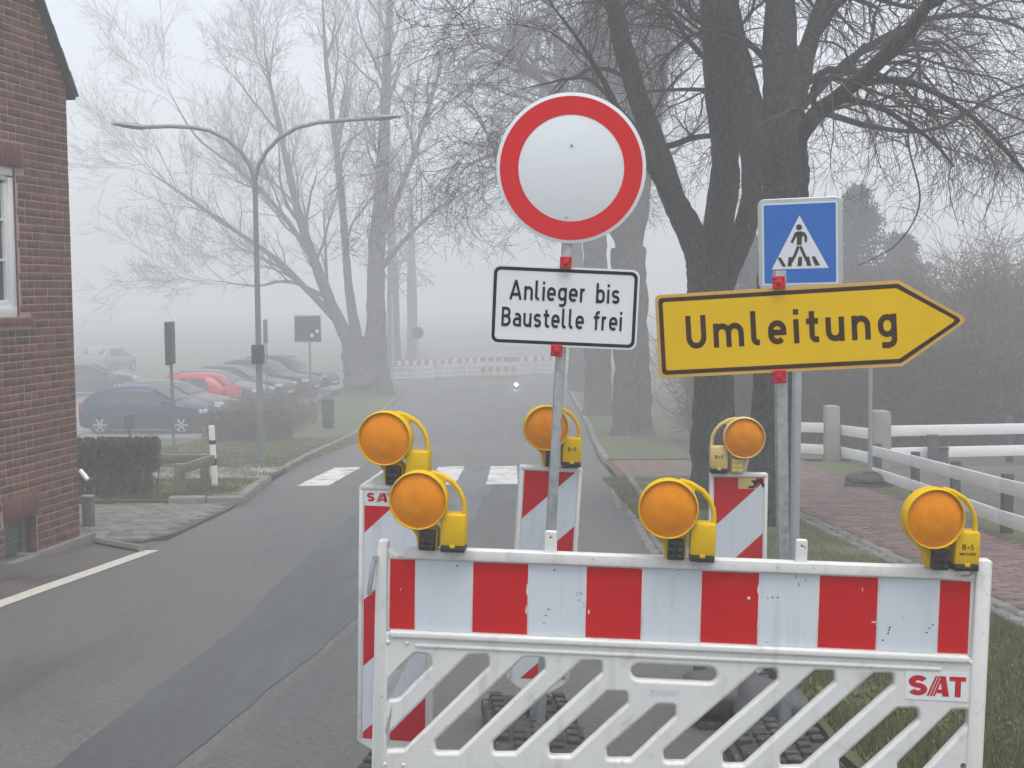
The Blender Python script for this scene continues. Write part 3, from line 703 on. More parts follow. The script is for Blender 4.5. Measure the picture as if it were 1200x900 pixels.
# remaining walls, roof with verge tiles
m_ = MB(); m_.box((-.14, 3.78, (HB + EAVE) / 2), (.28, 7.0, EAVE - HB)); m_.box((-WL + .14, 3.78, (HB + EAVE) / 2), (.28, 7.0, EAVE - HB)); m_.build('side_wall', MT['brick'], house)
ridge = Vector((-WL / 2, 0, gable_top(-WL / 2)))
rf = MB(); ra = math.atan(PIT)
for s_ in (1, -1):
    ex = .10 if s_ > 0 else -WL - .10
    ez = EAVE + .07 - .10 * PIT
    rf.add([(ex, -.05, ez), (-WL / 2, -.05, ridge.z + .08), (-WL / 2, 7.4, ridge.z + .08), (ex, 7.4, ez), (ex, -.05, ez - .05), (-WL / 2, -.05, ridge.z + .03), (-WL / 2, 7.4, ridge.z + .03), (ex, 7.4, ez - .05)],
           [(0, 1, 2, 3), (4, 7, 6, 5), (0, 4, 5, 1), (3, 2, 6, 7), (0, 3, 7, 4)])
roof = rf.build('roof', MT['roof_tile'], house, sm=False)
vt = MB(); vt.box((0, 0, 0), (.28, .09, .03)); vme = vt.mesh('verge_tile', bevel=.012, segs=2); vme.materials.append(MT['roof_tile'])
for s_ in (1,):
    L_ = math.hypot(WL / 2 + .17, (WL / 2 + .17) * PIT); n = int(L_ / .25)
    for i in range(n):
        q = i / n; xx = .08 - (WL / 2 + .08) * q; zz = EAVE + .07 - .08 * PIT + (WL / 2 + .08) * PIT * q
        o = bpy.data.objects.new('verge_tile', vme); col.objects.link(o); o.parent = roof; o.location = (xx - .05, -.04, zz + .05 * PIT); o.rotation_euler = (0, ra + .05, 0)
m_ = MB(); m_.box((-WL / 4 + .06, -.02, (EAVE + ridge.z) / 2 + .0), (math.hypot(WL / 2, WL / 2 * PIT) - .12, .04, .05), Matrix.Rotation(ra, 3, 'Y')); m_.build('verge_board', MT['wood_dark'], roof)
m_ = MB(); m_.tube([(-.01, .05, 2.0), (.035, .05, 2.0), (.045, .05, 1.99)], .010, 6); m_.build('wall_hook', MT['dark_metal'], house)
# ================================================================== LETTERING (strokes of even width, as on German road signs)
def arc(cx, cz, rx, rz, a0, a1, n=8):
    return [(cx + rx * math.cos(R(a0 + (a1 - a0) * i / n)), cz + rz * math.sin(R(a0 + (a1 - a0) * i / n))) for i in range(n + 1)]
def glyph(ch, w, s, xh=.72):
    """centre lines of a letter, cap height 1; returns (strokes, advance width)"""
    h = s / 2; W = w; t = xh - h; r = (W - s) / 2; cx = W / 2
    if ch == 'n': return [[(h, 0), (h, xh)], [(h, t - r * .9)] + arc(cx, t - r, r, r, 180, 0) + [(W - h, 0)]], W
    if ch == 'u': return [[(W - h, 0), (W - h, xh)], [(h, xh)] + arc(cx, h + r, r, r, 180, 360) + [(W - h, h + r * 1.05)]], W
    if ch == 'm':
        W2 = W * 1.68; r2 = (W2 - s) / 4
        return [[(h, 0), (h, xh)], [(h, t - r2)] + arc(h + r2, t - r2, r2, r2, 180, 0) + [(h + 2 * r2, 0)], [(h + 2 * r2, t - r2)] + arc(h + 3 * r2, t - r2, r2, r2, 180, 0) + [(W2 - h, 0)]], W2
    if ch == 'l': return [[(h, 1.03)] + [(h, h + .14)] + arc(h + .14, h + .14, .14, .14, 180, 270, 5) + [(h + .19, h)]], .24 + h
    if ch == 'i': return [[(h, 0), (h, xh)], [(h, xh + .13), (h, xh + .13 + s * .95)]], s
    if ch == 't': return [[(.10 + h, .93), (.10 + h, h + .13)] + arc(.23 + h, h + .13, .13, .13, 180, 270, 5) + [(.32 + h, h)], [(0, t), (.34 + h * .6, t)]], .36 + h * .4
    if ch == 'f': return [[(.09 + h, 0), (.09 + h, .99 - h - .13)] + arc(.22 + h, .99 - h - .13, .13, .13, 180, 90, 5) + [(.30 + h, .99 - h)], [(0, t), (.32 + h * .6, t)]], .35 + h * .4
    if ch == 'r': return [[(h, 0), (h, xh)], [(h, t - .2)] + arc(h + .17, t - .18, .17, .18, 180, 75, 6)], .36
    if ch == 'e':
        m = xh * .5
        return [[(h, m - .005), (W - h, m - .005), (W - h, t - r)] + arc(cx, t - r, r, r, 0, 180) + arc(cx, h + r, r, r, 180, 318)], W
    if ch == 'g': return [arc(cx, t - r, r, r, 0, 180) + arc(cx, h + r + .04, r, r, 180, 360) + [(W - h, t - r)], [(W - h, xh), (W - h, -.28 + h + r * .8)] + arc(cx, -.28 + h + r * .8, r, r * .8, 360, 262) + [(h * 1.3, -.28 + h + .01)]], W
    if ch == 'a':
        m = xh * .58 - h * .2; rb = (m - h) / 2
        return [[(W - h, 0), (W - h, t - r)] + arc(cx, t - r, r, r, 0, 128), [(W - h, m), (h + rb, m)] + arc(h + rb, h + rb, rb, rb, 90, 270) + [(W - h - .04, h), (W - h, h + .05)]], W
    if ch == 's':
        q = (xh - s) / 4; ww = W * .92; rr_ = ww / 2 - h
        return [arc(ww / 2, t - q, rr_, q, 25, 180, 8) + arc(ww / 2, t - q, rr_, q, 180, 262, 4) + arc(ww / 2, h + q, rr_, q, 82, 0, 4) + arc(ww / 2, h + q, rr_, q, 0, -155, 8)], ww
    if ch == 'b': return [[(h, 0), (h, 1.03)], arc(cx, h + r, r, r, 180, 360) + arc(cx, t - r, r, r, 0, 180)], W
    if ch == 'B':
        W2 = W * 1.12; m = .53
        return [[(h, 0), (h, 1)], [(h, 1 - h), (W2 - h - .24, 1 - h)] + arc(W2 - h - .24, (1 - h + m) / 2, .21, (1 - h - m) / 2, 90, -90) + [(h, m)], [(h, m - .002), (W2 - h - .22, m - .002)] + arc(W2 - h - .22, (m + h) / 2, .22, (m - h) / 2, 90, -90) + [(h, h)]], W2
    if ch == 'A':
        W2 = W * 1.42
        return [[(h * .95, 0), (W2 / 2, 1.0)], [(W2 / 2, 1.0), (W2 - h * .95, 0)], [(W2 * .2, .27), (W2 * .8, .27)]], W2
    if ch == 'U':
        W2 = W * 1.12; r2 = (W2 - s) / 2
        return [[(h, 1), (h, h + r2)] + arc(W2 / 2, h + r2, r2, r2, 180, 360) + [(W2 - h, 1)]], W2
    if ch == 'S':
        q = (1 - s) / 4; rr_ = W / 2 - h
        return [arc(W / 2, 1 - h - q, rr_, q, 20, 262, 12) + arc(W / 2, h + q, rr_, q, 82, -160, 12)], W
    if ch == 'M': return [[(h, 0), (h, 1)], [(h, 1), (W * .6, .3)], [(W * .6, .3), (W * 1.2 - h, 1)], [(W * 1.2 - h, 0), (W * 1.2 - h, 1)]], W * 1.2
    if ch == 'I': return [[(h, 0), (h, 1)]], s
    if ch == 'E': return [[(h, 0), (h, 1)], [(h, 1 - h), (W, 1 - h)], [(h, .5), (W * .9, .5)], [(h, h), (W, h)]], W
    if ch == 'T': return [[(W / 2, 0), (W / 2, 1)], [(0, 1 - h), (W, 1 - h)]], W
    if ch == 'P': return [[(h, 0), (h, 1)], [(h, 1 - h), (W - .25, 1 - h)] + arc(W - .25, .73, .2, .27 - h, 90, -90) + [(h, .46 + h)]], W
    if ch == 'R': return [[(h, 0), (h, 1)], [(h, 1 - h), (W - .25, 1 - h)] + arc(W - .25, .73, .2, .27 - h, 90, -90) + [(h, .46 + h)], [(W * .5, .5), (W - h * .5, 0)]], W
    if ch == 'K': return [[(h, 0), (h, 1)], [(h, .4), (W - h * .6, 1)], [(W * .35, .55), (W - h * .4, 0)]], W
    if ch == '+': return [[(.0, .42), (.4, .42)], [(.2, .22), (.2, .62)]], .4
    return [], .3
def stroke_strip(P, hw):
    P = [Vector(p) for p in P]
    Q = [P[0]]
    for p in P[1:]:
        if (p - Q[-1]).length > 1e-4: Q.append(p)
    P = Q; n = len(P); Lf, Rt = [], []
    for i in range(n):
        d0 = (P[i] - P[i - 1]).normalized() if i else None; d1 = (P[i + 1] - P[i]).normalized() if i < n - 1 else None
        if d0 is None: d0 = d1
        if d1 is None: d1 = d0
        tv = (d0 + d1)
        if tv.length < 1e-5: tv = d0
        tv.normalize(); nn = Vector((-tv.y, tv.x)); c = max(.45, nn.dot(Vector((-d0.y, d0.x))))
        Lf.append(P[i] + nn * hw / c); Rt.append(P[i] - nn * hw / c)
    return Lf, Rt
def text_width(s, w, st, gap, space=.42):
    x = 0
    for ch in s:
        if ch == ' ': x += space; continue
        x += glyph(ch, w, st)[1] + gap
    return x - gap
def text_into(mb, s, x, z, H, w, st, gap, y, xscale=1.0, mi=0, space=.42):
    """letters of cap height H from x (left) on base line z, laid just in front of the face at y"""
    k = 0
    for ch in s:
        if ch == ' ': x += space * H * xscale; continue
        strokes, adv = glyph(ch, w, st)
        for P in strokes:
            Lf, Rt = stroke_strip(P, st / 2); n = len(Lf); yy = y - .00015 * (k % 4); k += 1
            vs_ = [(x + p.x * H * xscale, yy, z + p.y * H) for p in Lf] + [(x + p.x * H * xscale, yy, z + p.y * H) for p in Rt]
            mb.add(vs_, [(i, i + 1, n + i + 1, n + i) for i in range(n - 1)], mi)
        x += (adv + gap) * H * xscale
    return x
def flat(mb, loop, y, mi=0): mb.add([(x, y, z) for x, z in loop], [tuple(range(len(loop)))], mi)

# ================================================================== WARNING LAMPS
def lens_mesh():
    n = 128; rr_ = .0930; m = MB(); idx = {}
    def hgt(x, z):
        r_ = math.hypot(x, z) / rr_; d = -.030 - .022 * (1 - min(r_, 1) ** 2.2)
        flute = .0010 * math.cos(2 * math.pi * x / .0070) * (1.0 if z > .012 else .45 + .25 * math.sin(x * 90))
        d += flute * (1 if r_ < .92 else 0) + .0022 * math.exp(-((x / .022) ** 2 + ((z + .012) / .018) ** 2))
        return d
    for i in range(n + 1):
        for j in range(n + 1):
            a, b = -1 + 2 * i / n, -1 + 2 * j / n                 # square to disc
            x = a * math.sqrt(1 - b * b / 2) * rr_; z = b * math.sqrt(1 - a * a / 2) * rr_
            m.v.append((x, hgt(x, z), z))
    for i in range(n):
        for j in range(n):
            q = i * (n + 1) + j; m.f.append((q, q + 1, q + n + 2, q + n + 1)); m.mi.append(0)
    me = m.mesh('lens', ang=80); me.materials.append(MT['lens']); return me
LENS_ME = lens_mesh()
def make_lamp(name, body_mat, flip=False):
    """root at the foot of the bracket; lens looks along -y"""
    k = -1 if flip else 1
    root = empty(name)
    lc = Vector((-.031 * k, -.028, .172))
    link('lens', LENS_ME, None, root, loc=lc)
    m = MB(); m.lathe([(.0932, -.026), (.0934, -.040), (.0960, -.0425), (.0988, -.040), (.1000, -.030), (.0995, .010), (.094, .022), (.080, .034), (.05, .042), (.0001, .045)], 40, 'Y', lc)
    ring = m.build('housing', body_mat, root, ang=50)
    m = MB()
    for a in (40, 140, 215, 270, 325):
        m.lathe([(.0001, -.047), (.003, -.0465), (.0035, -.043)], 8, 'Y', (lc.x + .0950 * math.cos(R(a)), lc.y, lc.z + .0950 * math.sin(R(a))))
    m.build('lens_screw', MT['galv'], root)
    # neck funnel from the housing down to the bracket
    nl = [(lc.x - .045 * k, lc.z - .078), (lc.x + .045 * k, lc.z - .078), (.034 * k, .070), (.034 * k, .004), (-.036 * k, .004), (-.040 * k, .045)]
    m = MB(); m.prism(nl, -.030, .022); m.build('neck', body_mat, root, bevel=.005)
    m = MB(); m.box((0, -.040, .036), (.054, .028, .068))
    for i in range(2):
        for j in range(3): m.box((-.013 + .026 * i, -.0555, .014 + .021 * j), (.020, .005, .015))
    m.build('bracket', MT['black_plastic'] if not flip else body_mat, root, bevel=.003)
    m = MB(); m.box((.087 * k, -.015, .074), (.084, .075, .108)); box = m.build('battery_box', body_mat, root, bevel=.008)
    m = MB(); m.box((.087 * k, -.0155, .010), (.082, .077, .022)); m.build('base_cap', MT['black_plastic'], box, bevel=.005)
    m = MB(); m.box((.087 * k, -.0545, .020), (.018, .006, .012)); m.build('catch', body_mat, box, bevel=.002)
    hp = [(lc.x + .035 * k, lc.z + .0915), (lc.x + .070 * k, lc.z + .083), (.080 * k, .232), (.103 * k, .205), (.117 * k, .175), (.121 * k, .145), (.121 * k, .118)]
    m = MB(); m.tube([(x, -.020, z) for x, z in hp], [.008, .009, .009, .0085, .0085, .0085, .009], 8)
    m.prism([(lc.x + .05 * k, lc.z + .082), (lc.x + .085 * k, lc.z + .055), (lc.x + .088 * k, lc.z + .075)], -.028, -.012)
    m.build('handle', body_mat, root)
    return root
lamp_proto = make_lamp('warning_lamp', MT['lamp_yellow'])
lamp_cream = make_lamp('warning_lamp', MT['lamp_cream'], flip=True)
LGROUP = 'amber warning lamps on the road closure'

# ================================================================== FRONT BARRIER
uy, ut = R(5.6), R(1.5)
bu = Vector((math.cos(uy) * math.cos(ut), -math.sin(uy) * math.cos(ut), -math.sin(ut)))
bn = Vector((-math.sin(uy), -math.cos(uy), 0)); bn = (bn - bu * bn.dot(bu)).normalized()     # towards the camera
bv = bn.cross(bu) * -1
if bv.z < 0: bv = -bv
P0 = rp(796, 700, 4.24)
bh = (P0.z - g(P0.y)) / bv.z
BROOT = P0 - bv * bh
BMX = Matrix((bu, -bn, bv)).transposed().to_4x4(); BMX.translation = BROOT
barrier = empty('barrier', mat=BMX)
tag(barrier, 'white plastic barrier with red and white striped board and diagonal slots across the road', 'barrier')
def BP(px, py):
    d = ray(px, py); o = Vector((0, 0, CAM_Z))
    q = o + d * ((P0 - o).dot(bn) / d.dot(bn)) - P0
    return (q.dot(bu), q.dot(bv) + bh)
def bline(px):                      # mid line of the striped board in the photo
    return 697 + (px - 457) * .0355
edges = [456.5, 487.5, 553.5, 619.5, 686, 752.5, 820.5, 889, 958, 1028, 1098.5, 1136]
eu = [BP(x, bline(x))[0] for x in edges]
zt = (BP(470, 654)[1] + BP(1117, 679)[1]) / 2; zb = (BP(470, 738.5)[1] + BP(1117, 763.5)[1]) / 2
m = MB(); m.box(((eu[0] + eu[-1]) / 2, .0, (zt + zb) / 2), (eu[-1] - eu[0] + .03, .018, zt - zb + .01)); board = m.build('striped_board', MT['white_plastic'], barrier, bevel=.003)
for i in range(11):
    m = MB(); red = i % 2 == 0; e = .003 if red else -.003 + .003
    m.box(((eu[i] + eu[i + 1]) / 2, -.0098, (zt + zb) / 2), (eu[i + 1] - eu[i] - .006, .0018, zt - zb - .004))
    m.build('red_stripe' if red else 'white_stripe', MT['red_film'] if red else MT['white_film'], board)
# small peeled nicks along stripe edges
m = MB()
for (px, py, w, h) in ((618, 690, 2.2, 16), (617, 714, 2.4, 12), (690, 716, 2, 7), (686.5, 700, 2, 10), (888, 690, 2.0, 12), (888, 731, 2.4, 14), (877, 700, 4.5, 4), (1023, 728, 6, 2.2), (1027, 731, 4, 2.2), (1010, 690, 1.4, 5), (470, 690, 1.4, 3)):
    a, b = BP(px, py); s_ = 1 / 354
    q = [(a - w * s_ / 2, b - h * s_ / 2 * .4), (a + w * s_ * .3, b - h * s_ / 2), (a + w * s_ / 2, b + h * s_ * .3), (a - w * s_ * .1, b + h * s_ / 2)]
    flat(m, q, -.01115)
m.build('peeled_nick', MT['white_plastic'], board, recalc=False)
m = MB(); rr = random.Random(4)
for (px, py) in ((1034, 749), (1041, 737), (1042, 734), (1092, 731), (1088, 735), (1085, 740), (905, 699), (911, 699), (1040, 741), (643, 713), (640, 720), (650, 667), (536, 662)):
    a, b = BP(px, py); flat(m, [(a - .004, b - .001), (a, b - .004), (a + .004, b + .001), (a, b + .003)], -.0113)
m.build('scuff', MT['black_plastic'], board, recalc=False)
# tube rails above and below the board
tz = BP(800, 658)[1]; tl, tr_ = BP(474, 648)[0], BP(1124, 671)[0]
tzc = (BP(480, 647.5)[1] + BP(1115, 670)[1]) / 2
m = MB(); m.prism(round_poly([(tl, tzc - .017), (tr_, tzc - .017), (tr_, tzc + .004), (tr_ - .012, tzc + .017), (tl + .012, tzc + .017), (tl, tzc + .004)], .006, 3), -.026, .026)
m.build('top_rail', MT['white_plastic'], barrier, bevel=.007, segs=3)
for px0, px1, py0, py1 in ((638.5, 652.5, 622, 646), (932.5, 946, 632, 660)):
    a = BP(px0, 640)[0]; b = BP(px1, 640)[0]; c = BP((px0 + px1) / 2, py0)[1]
    tb = link('tab', plate([round_poly([(a - .006, tzc), (b + .006, tzc), (b, tzc + .022), (b, c), (a, c), (a, tzc + .022)], .008), circle((a + b) / 2, c - .022, .0045, 12)], -.013, .026, .003), MT['white_plastic'], barrier)
lx0 = (BP(443, 640)[0] + BP(436, 880)[0]) / 2; lx1 = (BP(456.5, 690)[0]); lt = BP(448, 632)[1]
rx0 = BP(1138.5, 720)[0]; rx1 = (BP(1157, 668)[0] + BP(1153, 880)[0]) / 2; rt = BP(1149, 655)[1]
ZB = .085
m = MB(); m.prism(round_poly([(lx0 - .006, ZB), (lx1 - .004, ZB), (lx1 - .006, lt - .12), (lx0 + .045, lt), (lx0 + .010, lt), (lx0 + .004, lt - .1)], .010), -.024, .024); m.build('post', MT['white_plastic'], barrier, bevel=.005, segs=2)
m = MB(); m.prism(round_poly([(rx0 - .004, ZB), (rx1, ZB), (rx1 + .002, rt), (rx0 + .004, rt), (rx0 + .002, rt - .09)], .012), -.026, .026); m.build('post', MT['white_plastic'], barrier, bevel=.006, segs=2)
# corner webs between rail and posts
zc0 = zt + .002
m = MB(); m.prism([(lx1 - .012, zc0), (tl + .02, zc0), (tl + .02, zc0 + .010), (lx1 + .02, zc0 + .012), (lx1 - .012, zc0 + .04)], -.012, .012)
m.build('corner_web', MT['white_plastic'], barrier, bevel=.003)
m = MB(); m.prism([(tr_ - .02, zc0), (rx0 + .008, zc0), (rx0 + .008, zc0 + .045), (rx0 - .012, zc0 + .014), (tr_ - .02, zc0 + .010)], -.012, .012)
m.build('corner_web', MT['white_plastic'], barrier, bevel=.003)
# lattice: a plate with the photo's slots
zl1 = zb - .008; zl0 = ZB + .02
z_lo = min(BP(460, 905)[1], BP(1130, 930)[1])
slots_px = [  # hexagon slots: top-left x, top-right x, top y, bottom-left x, bottom-right x, bottom y
    (547, 573, 766, 452.5, 474, 877), (611, 638, 769, 511, 538, 880), (679, 705, 773, 578.5, 604, 881), (709, 735, 809, 644, 669, 884),
    (767, 791, 824, 711.5, 739, 888), (886, 910, 782, 778, 802, 891), (951, 977, 784, 847, 871, 894.5), (1020, 1046, 787, 914, 939, 897), (1047, 1075, 828, 983, 1009, 902), (1111, 1135, 830, 1051, 1078, 906)]
holes = []
for (a, b, ty, c, d, by) in slots_px:
    A, B_, C, D = BP(a, ty), BP(b, ty), BP(c, by), BP(d, by)
    v = .040
    holes.append(round_poly([(A[0] + .008, A[1]), (B_[0], B_[1]), (B_[0] + .003, B_[1] - v), (D[0], D[1]), (C[0], C[1]), (C[0] - .003, C[1] + v)], .014, 4))
q = [BP(*p) for p in ((488, 764), (504, 766), (507, 778), (468, 817), (457, 818), (454.5, 797))]
holes.append(round_poly(q, .014, 4))
a, b = BP(740, 776), BP(839, 799); holes.append(rrect(a[0], b[1], b[0], a[1], .026))
a = BP(1127, 895); holes.append(circle(a[0], a[1], .021, 16))
# lower row of slots (below the photo's edge) so the panel is complete
xa = lx1 + .03
zlow = ZB + .05
outer = [(lx1 - .012, zlow - .03), (rx0 + .01, zlow - .03), (rx0 + .01, zl1), (lx1 - .012, zl1)]
zrow = min(h_[1] for hs_ in holes for h_ in hs_) - .05
if zrow - zlow > .1:
    for i in range(13):
        x_ = lx1 + .03 + i * .142
        holes.append(round_poly([(x_ + .05, zrow - .02), (x_ + .11, zrow - .02), (x_ + .07, zlow + .01), (x_ + .01, zlow + .01)], .012, 3))
lat = link('slotted_panel', plate([outer] + holes, -.021, .042, .0105, 2), MT['white_plastic'], barrier)
# raised rails on the panel face
zr = zl1 - .022
m = MB(); m.box(((lx1 + rx0) / 2, -.006, zl1 - .006), (rx0 - lx1 - .01, .048, .024)); m.build('upper_rail', MT['white_plastic'], barrier, bevel=.007, segs=3)
m = MB(); m.box(((lx1 + rx0) / 2, -.0215, zl1 - .042), (rx0 - lx1 - .19, .010, .012)); m.build('moulding', MT['white_plastic'], lat, bevel=.004)
m = MB()
for px, py in ((456, 750.5), (478, 751.5), (1113, 773), (1136, 774), (452, 893), (474, 894)):
    a, b = BP(px, py); m.lathe([(.0075, -.0195), (.0075, -.0225), (.005, -.0255), (.0001, -.0262)], 14, 'Y', (a, 0, b))
m.build('boss', MT['white_plastic'], lat)
a = BP(765, 811); m = MB(); text_into(m, 'nissen', BP(763, 812)[0], BP(763, 812)[1] + .002, .024, .62, .17, .14, -.0222); m.build('embossed_lettering', MT['white_film'], lat, recalc=False)
# SAT sticker
s0, s1 = BP(1060, 783), BP(1131.5, 820)
def sat_logo(parent, x0, z0, x1, z1, y, thick=.0012, wordonly=False):
    m = MB(); m.box(((x0 + x1) / 2, y, (z0 + z1) / 2), (x1 - x0, thick, z1 - z0)); st_ = m.build('sticker', MT['sign_white'], parent)
    m = MB(); w, h = x1 - x0, z1 - z0; yy = y - thick / 2 - .0006
    S_, adv = glyph('S', .72, .25)
    H = h * .70; zz = z0 + h * .15; xs_ = x0 + w * .05
    for P in S_:
        Lf, Rt = stroke_strip(P, .125); n = len(Lf)
        m.add([(xs_ + p.x * H * 1.25, yy, zz + p.y * H) for p in Lf] + [(xs_ + p.x * H * 1.25, yy, zz + p.y * H) for p in Rt], [(i, i + 1, n + i + 1, n + i) for i in range(n - 1)])
    ax = x0 + w * .345; aw = w * .36
    yb = yy - .0002
    for k in range(3):                                                     # three slanting bars, the left leg of the A
        o_ = aw * (.0 + .135 * k); bw_ = aw * .10
        flat(m, [(ax + o_, zz), (ax + o_ + bw_, zz), (ax + o_ + bw_ + aw * .36, zz + H), (ax + o_ + aw * .36, zz + H)], yb)
    flat(m, [(ax + aw * .70, zz), (ax + aw * 1.0, zz), (ax + aw * .82, zz + H), (ax + aw * .58, zz + H)], yb)
    flat(m, [(ax + aw * .44, zz + H * .16), (ax + aw * .80, zz + H * .16), (ax + aw * .78, zz + H * .34), (ax + aw * .50, zz + H * .34)], yb - .0002)
    tx0, tx1 = x0 + w * .70, x0 + w * .965
    flat(m, [(tx0, zz + H * .78), (tx1, zz + H * .78), (tx1, zz + H), (tx0, zz + H)], yb)
    tc_ = (tx0 + tx1) / 2 + w * .01; flat(m, [(tc_ - w * .05, zz), (tc_ + w * .045, zz), (tc_ + w * .045, zz + H * .78), (tc_ - w * .05, zz + H * .78)], yb)
    m.build('logo_lettering', MT['red_film_dull'], st_, recalc=False)
    return st_
sat_logo(barrier, s0[0], s1[1], s1[0], s0[1], -.0222)
# hook on the left post
a, b = BP(442, 652), BP(435, 694)
m = MB(); m.tube([(a[0], -.028, a[1]), (a[0] - .006, -.034, a[1] - .01), (b[0] + .003, -.034, b[1] + .03), (b[0], -.030, b[1])], .009, 8); m.lathe([(.010, -.040), (.010, -.024)], 10, 'Y', (a[0], 0, a[1] + .002), caps=True)
m.build('steel_hook', MT['galv_dull'], barrier)
# feet
for xx in (lx0 + .03, rx1 - .03):
    m = MB(); m.box((xx, .0, .055), (.30, .70, .10)); 
    for k in range(4): m.box((xx, -.25 + .17 * k, .112), (.22, .05, .02))
    m.build('foot', MT['rubber'], barrier, bevel=.015)
# lamps on the barrier
def on_barrier(px, py, label, tilt=0.0, proto=lamp_proto, yaw=0):
    a, b = BP(px, py)
    c = copy_tree(proto)
    c.matrix_world = BMX @ Matrix.Translation((a, -.012, tzc + .0175)) @ Matrix.Rotation(tilt, 4, 'Y') @ Matrix.Rotation(yaw, 4, 'Z')
    tag(c, label, 'warning lamp', LGROUP); return c
l2 = on_barrier(503.5, 640, 'amber warning lamp on the barrier rail, overlapping the lamp on the leftmost beacon', R(.5))
l4 = on_barrier(791, 650, 'amber warning lamp in the middle of the barrier top rail', R(1))
l6 = on_barrier(1094, 662, 'amber warning lamp at the right end of the barrier, lettered battery box', R(0.5), yaw=R(9))
def lamp_text(root, k=1, word=True):
    m = MB(); fx = .087 * k
    tw = text_width('B+S', .6, .17, .22); H = .018
    text_into(m, 'B+S', fx - tw * H / 2, .070, H, .6, .17, .22, -.0532)
    bx_ = [c for c in root.children if c.name.startswith('battery_box')][0]; m.build('lettering', MT['sign_brown'], bx_, recalc=False)
    if word:
        m = MB()
        tw = text_width('MIETPARK', .62, .2, .16); H2 = .0088; text_into(m, 'MIETPARK', fx - tw * H2 / 2, .052, H2, .62, .2, .16, -.0532)
        m.build('lettering', MT['sign_brown'], bx_, recalc=False)
lamp_text(l6)

# ================================================================== BEACONS
def make_beacon(name, label, M_, sat=False, sl=False, tip=False, phase=0.0, dzb=0.0):
    root = empty(name, mat=M_); tag(root, label, 'beacon', 'striped beacons behind the barrier')
    W, Z0, Z1 = .28, .25 + dzb, 1.25 + dzb
    top = [(-W / 2, Z1), (W / 2, Z1)]
    if tip: outl = [(-W / 2, Z0 + .03), (-.045, Z0 - .02), (.045, Z0 - .02), (W / 2, Z0 + .03), (W / 2, Z1 - .012), (.055, Z1 + .055), (-.035, Z1 + .055), (-W / 2, Z1 - .012)]
    else: outl = [(-W / 2, Z0 + .04), (-W / 2 + .03, Z0 + .012), (-.04, Z0 - .03), (.04, Z0 - .03), (W / 2 - .03, Z0 + .012), (W / 2, Z0 + .04), (W / 2, Z1), (-W / 2, Z1)]
    fr_ = link('frame', plate([round_poly(outl, .012, 3)], -.020, .040, .006), MT['white_plastic'], root)
    i0, i1, j0, j1 = -W / 2 + .022, W / 2 - .022, Z0 + .045, Z1 - .022
    m = MB()   # raised lip around the film
    for (cx, cz, sx, sz) in ((0, Z1 - .011, W - .012, .016), (-W / 2 + .0105, (j0 + j1) / 2, .015, j1 - j0), (W / 2 - .0105, (j0 + j1) / 2, .015, j1 - j0)): m.box((cx, -.0215, cz), (sx, .009, sz))
    m.build('frame_lip', MT['white_plastic'], fr_, bevel=.003)
    yy = -.0208
    jt = j1
    if sat:
        sat_logo(root, i0 + .003, j1 - .050, i0 + .122, j1 - .003, yy, .001); 
        m = MB(); flat(m, [(i0, j1 - .058), (i1, j1 - .058), (i1, j1), (i0, j1)], yy + .0004); m.build('white_stripe', MT['sign_white'], fr_, recalc=False); jt = j1 - .058
    st = .25
    n = -3
    for n in range(-3, 8):
        zL = j1 - .235 + phase - n * st          # lower edge of stripe n where it meets the left side; stripes rise to the right
        P = [(i0 - .1, zL - .1 * .95), (i1 + .1, zL + (i1 - i0 + .1) * .95), (i1 + .1, zL + st + (i1 - i0 + .1) * .95), (i0 - .1, zL + st - .1 * .95)]
        P = clip_rect(P, i0, j0, i1, jt)
        if len(P) < 3: continue
        m = MB(); flat(m, P, yy); red = n % 2 == 0
        m.build('red_stripe' if red else 'white_stripe', MT['red_film_dull'] if red else MT['white_film'], fr_, recalc=False)
    if sl:
        m = MB(); flat(m, [(i0 + .115, j1 - .055), (i0 + .20, j1 - .055), (i0 + .20, j1 - .002), (i0 + .115, j1 - .002)], yy - .0008)
        stk = m.build('sticker', MT["lamp_cream"], root, recalc=False)
        m = MB()
        for P in ([(.165, -.046), (.19, -.046), (.197, -.03), (.187, -.018), (.21, -.018)], [(.20, -.013), (.225, -.013), (.238, -.046)]):
            Lf, Rt = stroke_strip([(i0 + a_, j1 + b_) for a_, b_ in P], .006); k_ = len(Lf)
            m.add([(p.x, yy - .0016, p.y) for p in Lf] + [(p.x, yy - .0016, p.y) for p in Rt], [(i, i + 1, k_ + i + 1, k_ + i) for i in range(k_ - 1)])
        m.build('logo_mark', MT['sign_black'], stk, recalc=False)
    m = MB(); m.box((0, .0, .15), (.055, .055, .20)); m.build('socket', MT['white_plastic'] if sl else MT['galv'], root, bevel=.004)
    make_foot(root)
    return root
def make_foot(parent, name='foot', sx=.42, sy=.80, offx=0, offy=0):
    """recycled plastic base plate with stepped pockets"""
    f_ = MB(); f_.box((offx, offy, .035), (sx, sy, .07)); f_.box((offx, offy, .085), (sx - .06, sy - .08, .034))
    o = f_.build(name, MT['rubber'], parent, bevel=.012)
    rr_ = random.Random(5)
    m = MB()
    for i in range(5):
        for j in range(9):
            if rr_.random() < .82: m.box((offx - sx / 2 + .06 + i * (sx - .12) / 4, offy - sy / 2 + .08 + j * (sy - .16) / 8, .105 + rr_.uniform(0, .006)), (.055, .048, .03))
    rb_ = m.build('rib', MT['rubber'], o, bevel=.004, segs=1); rb_['kind'] = 'stuff'
    return o
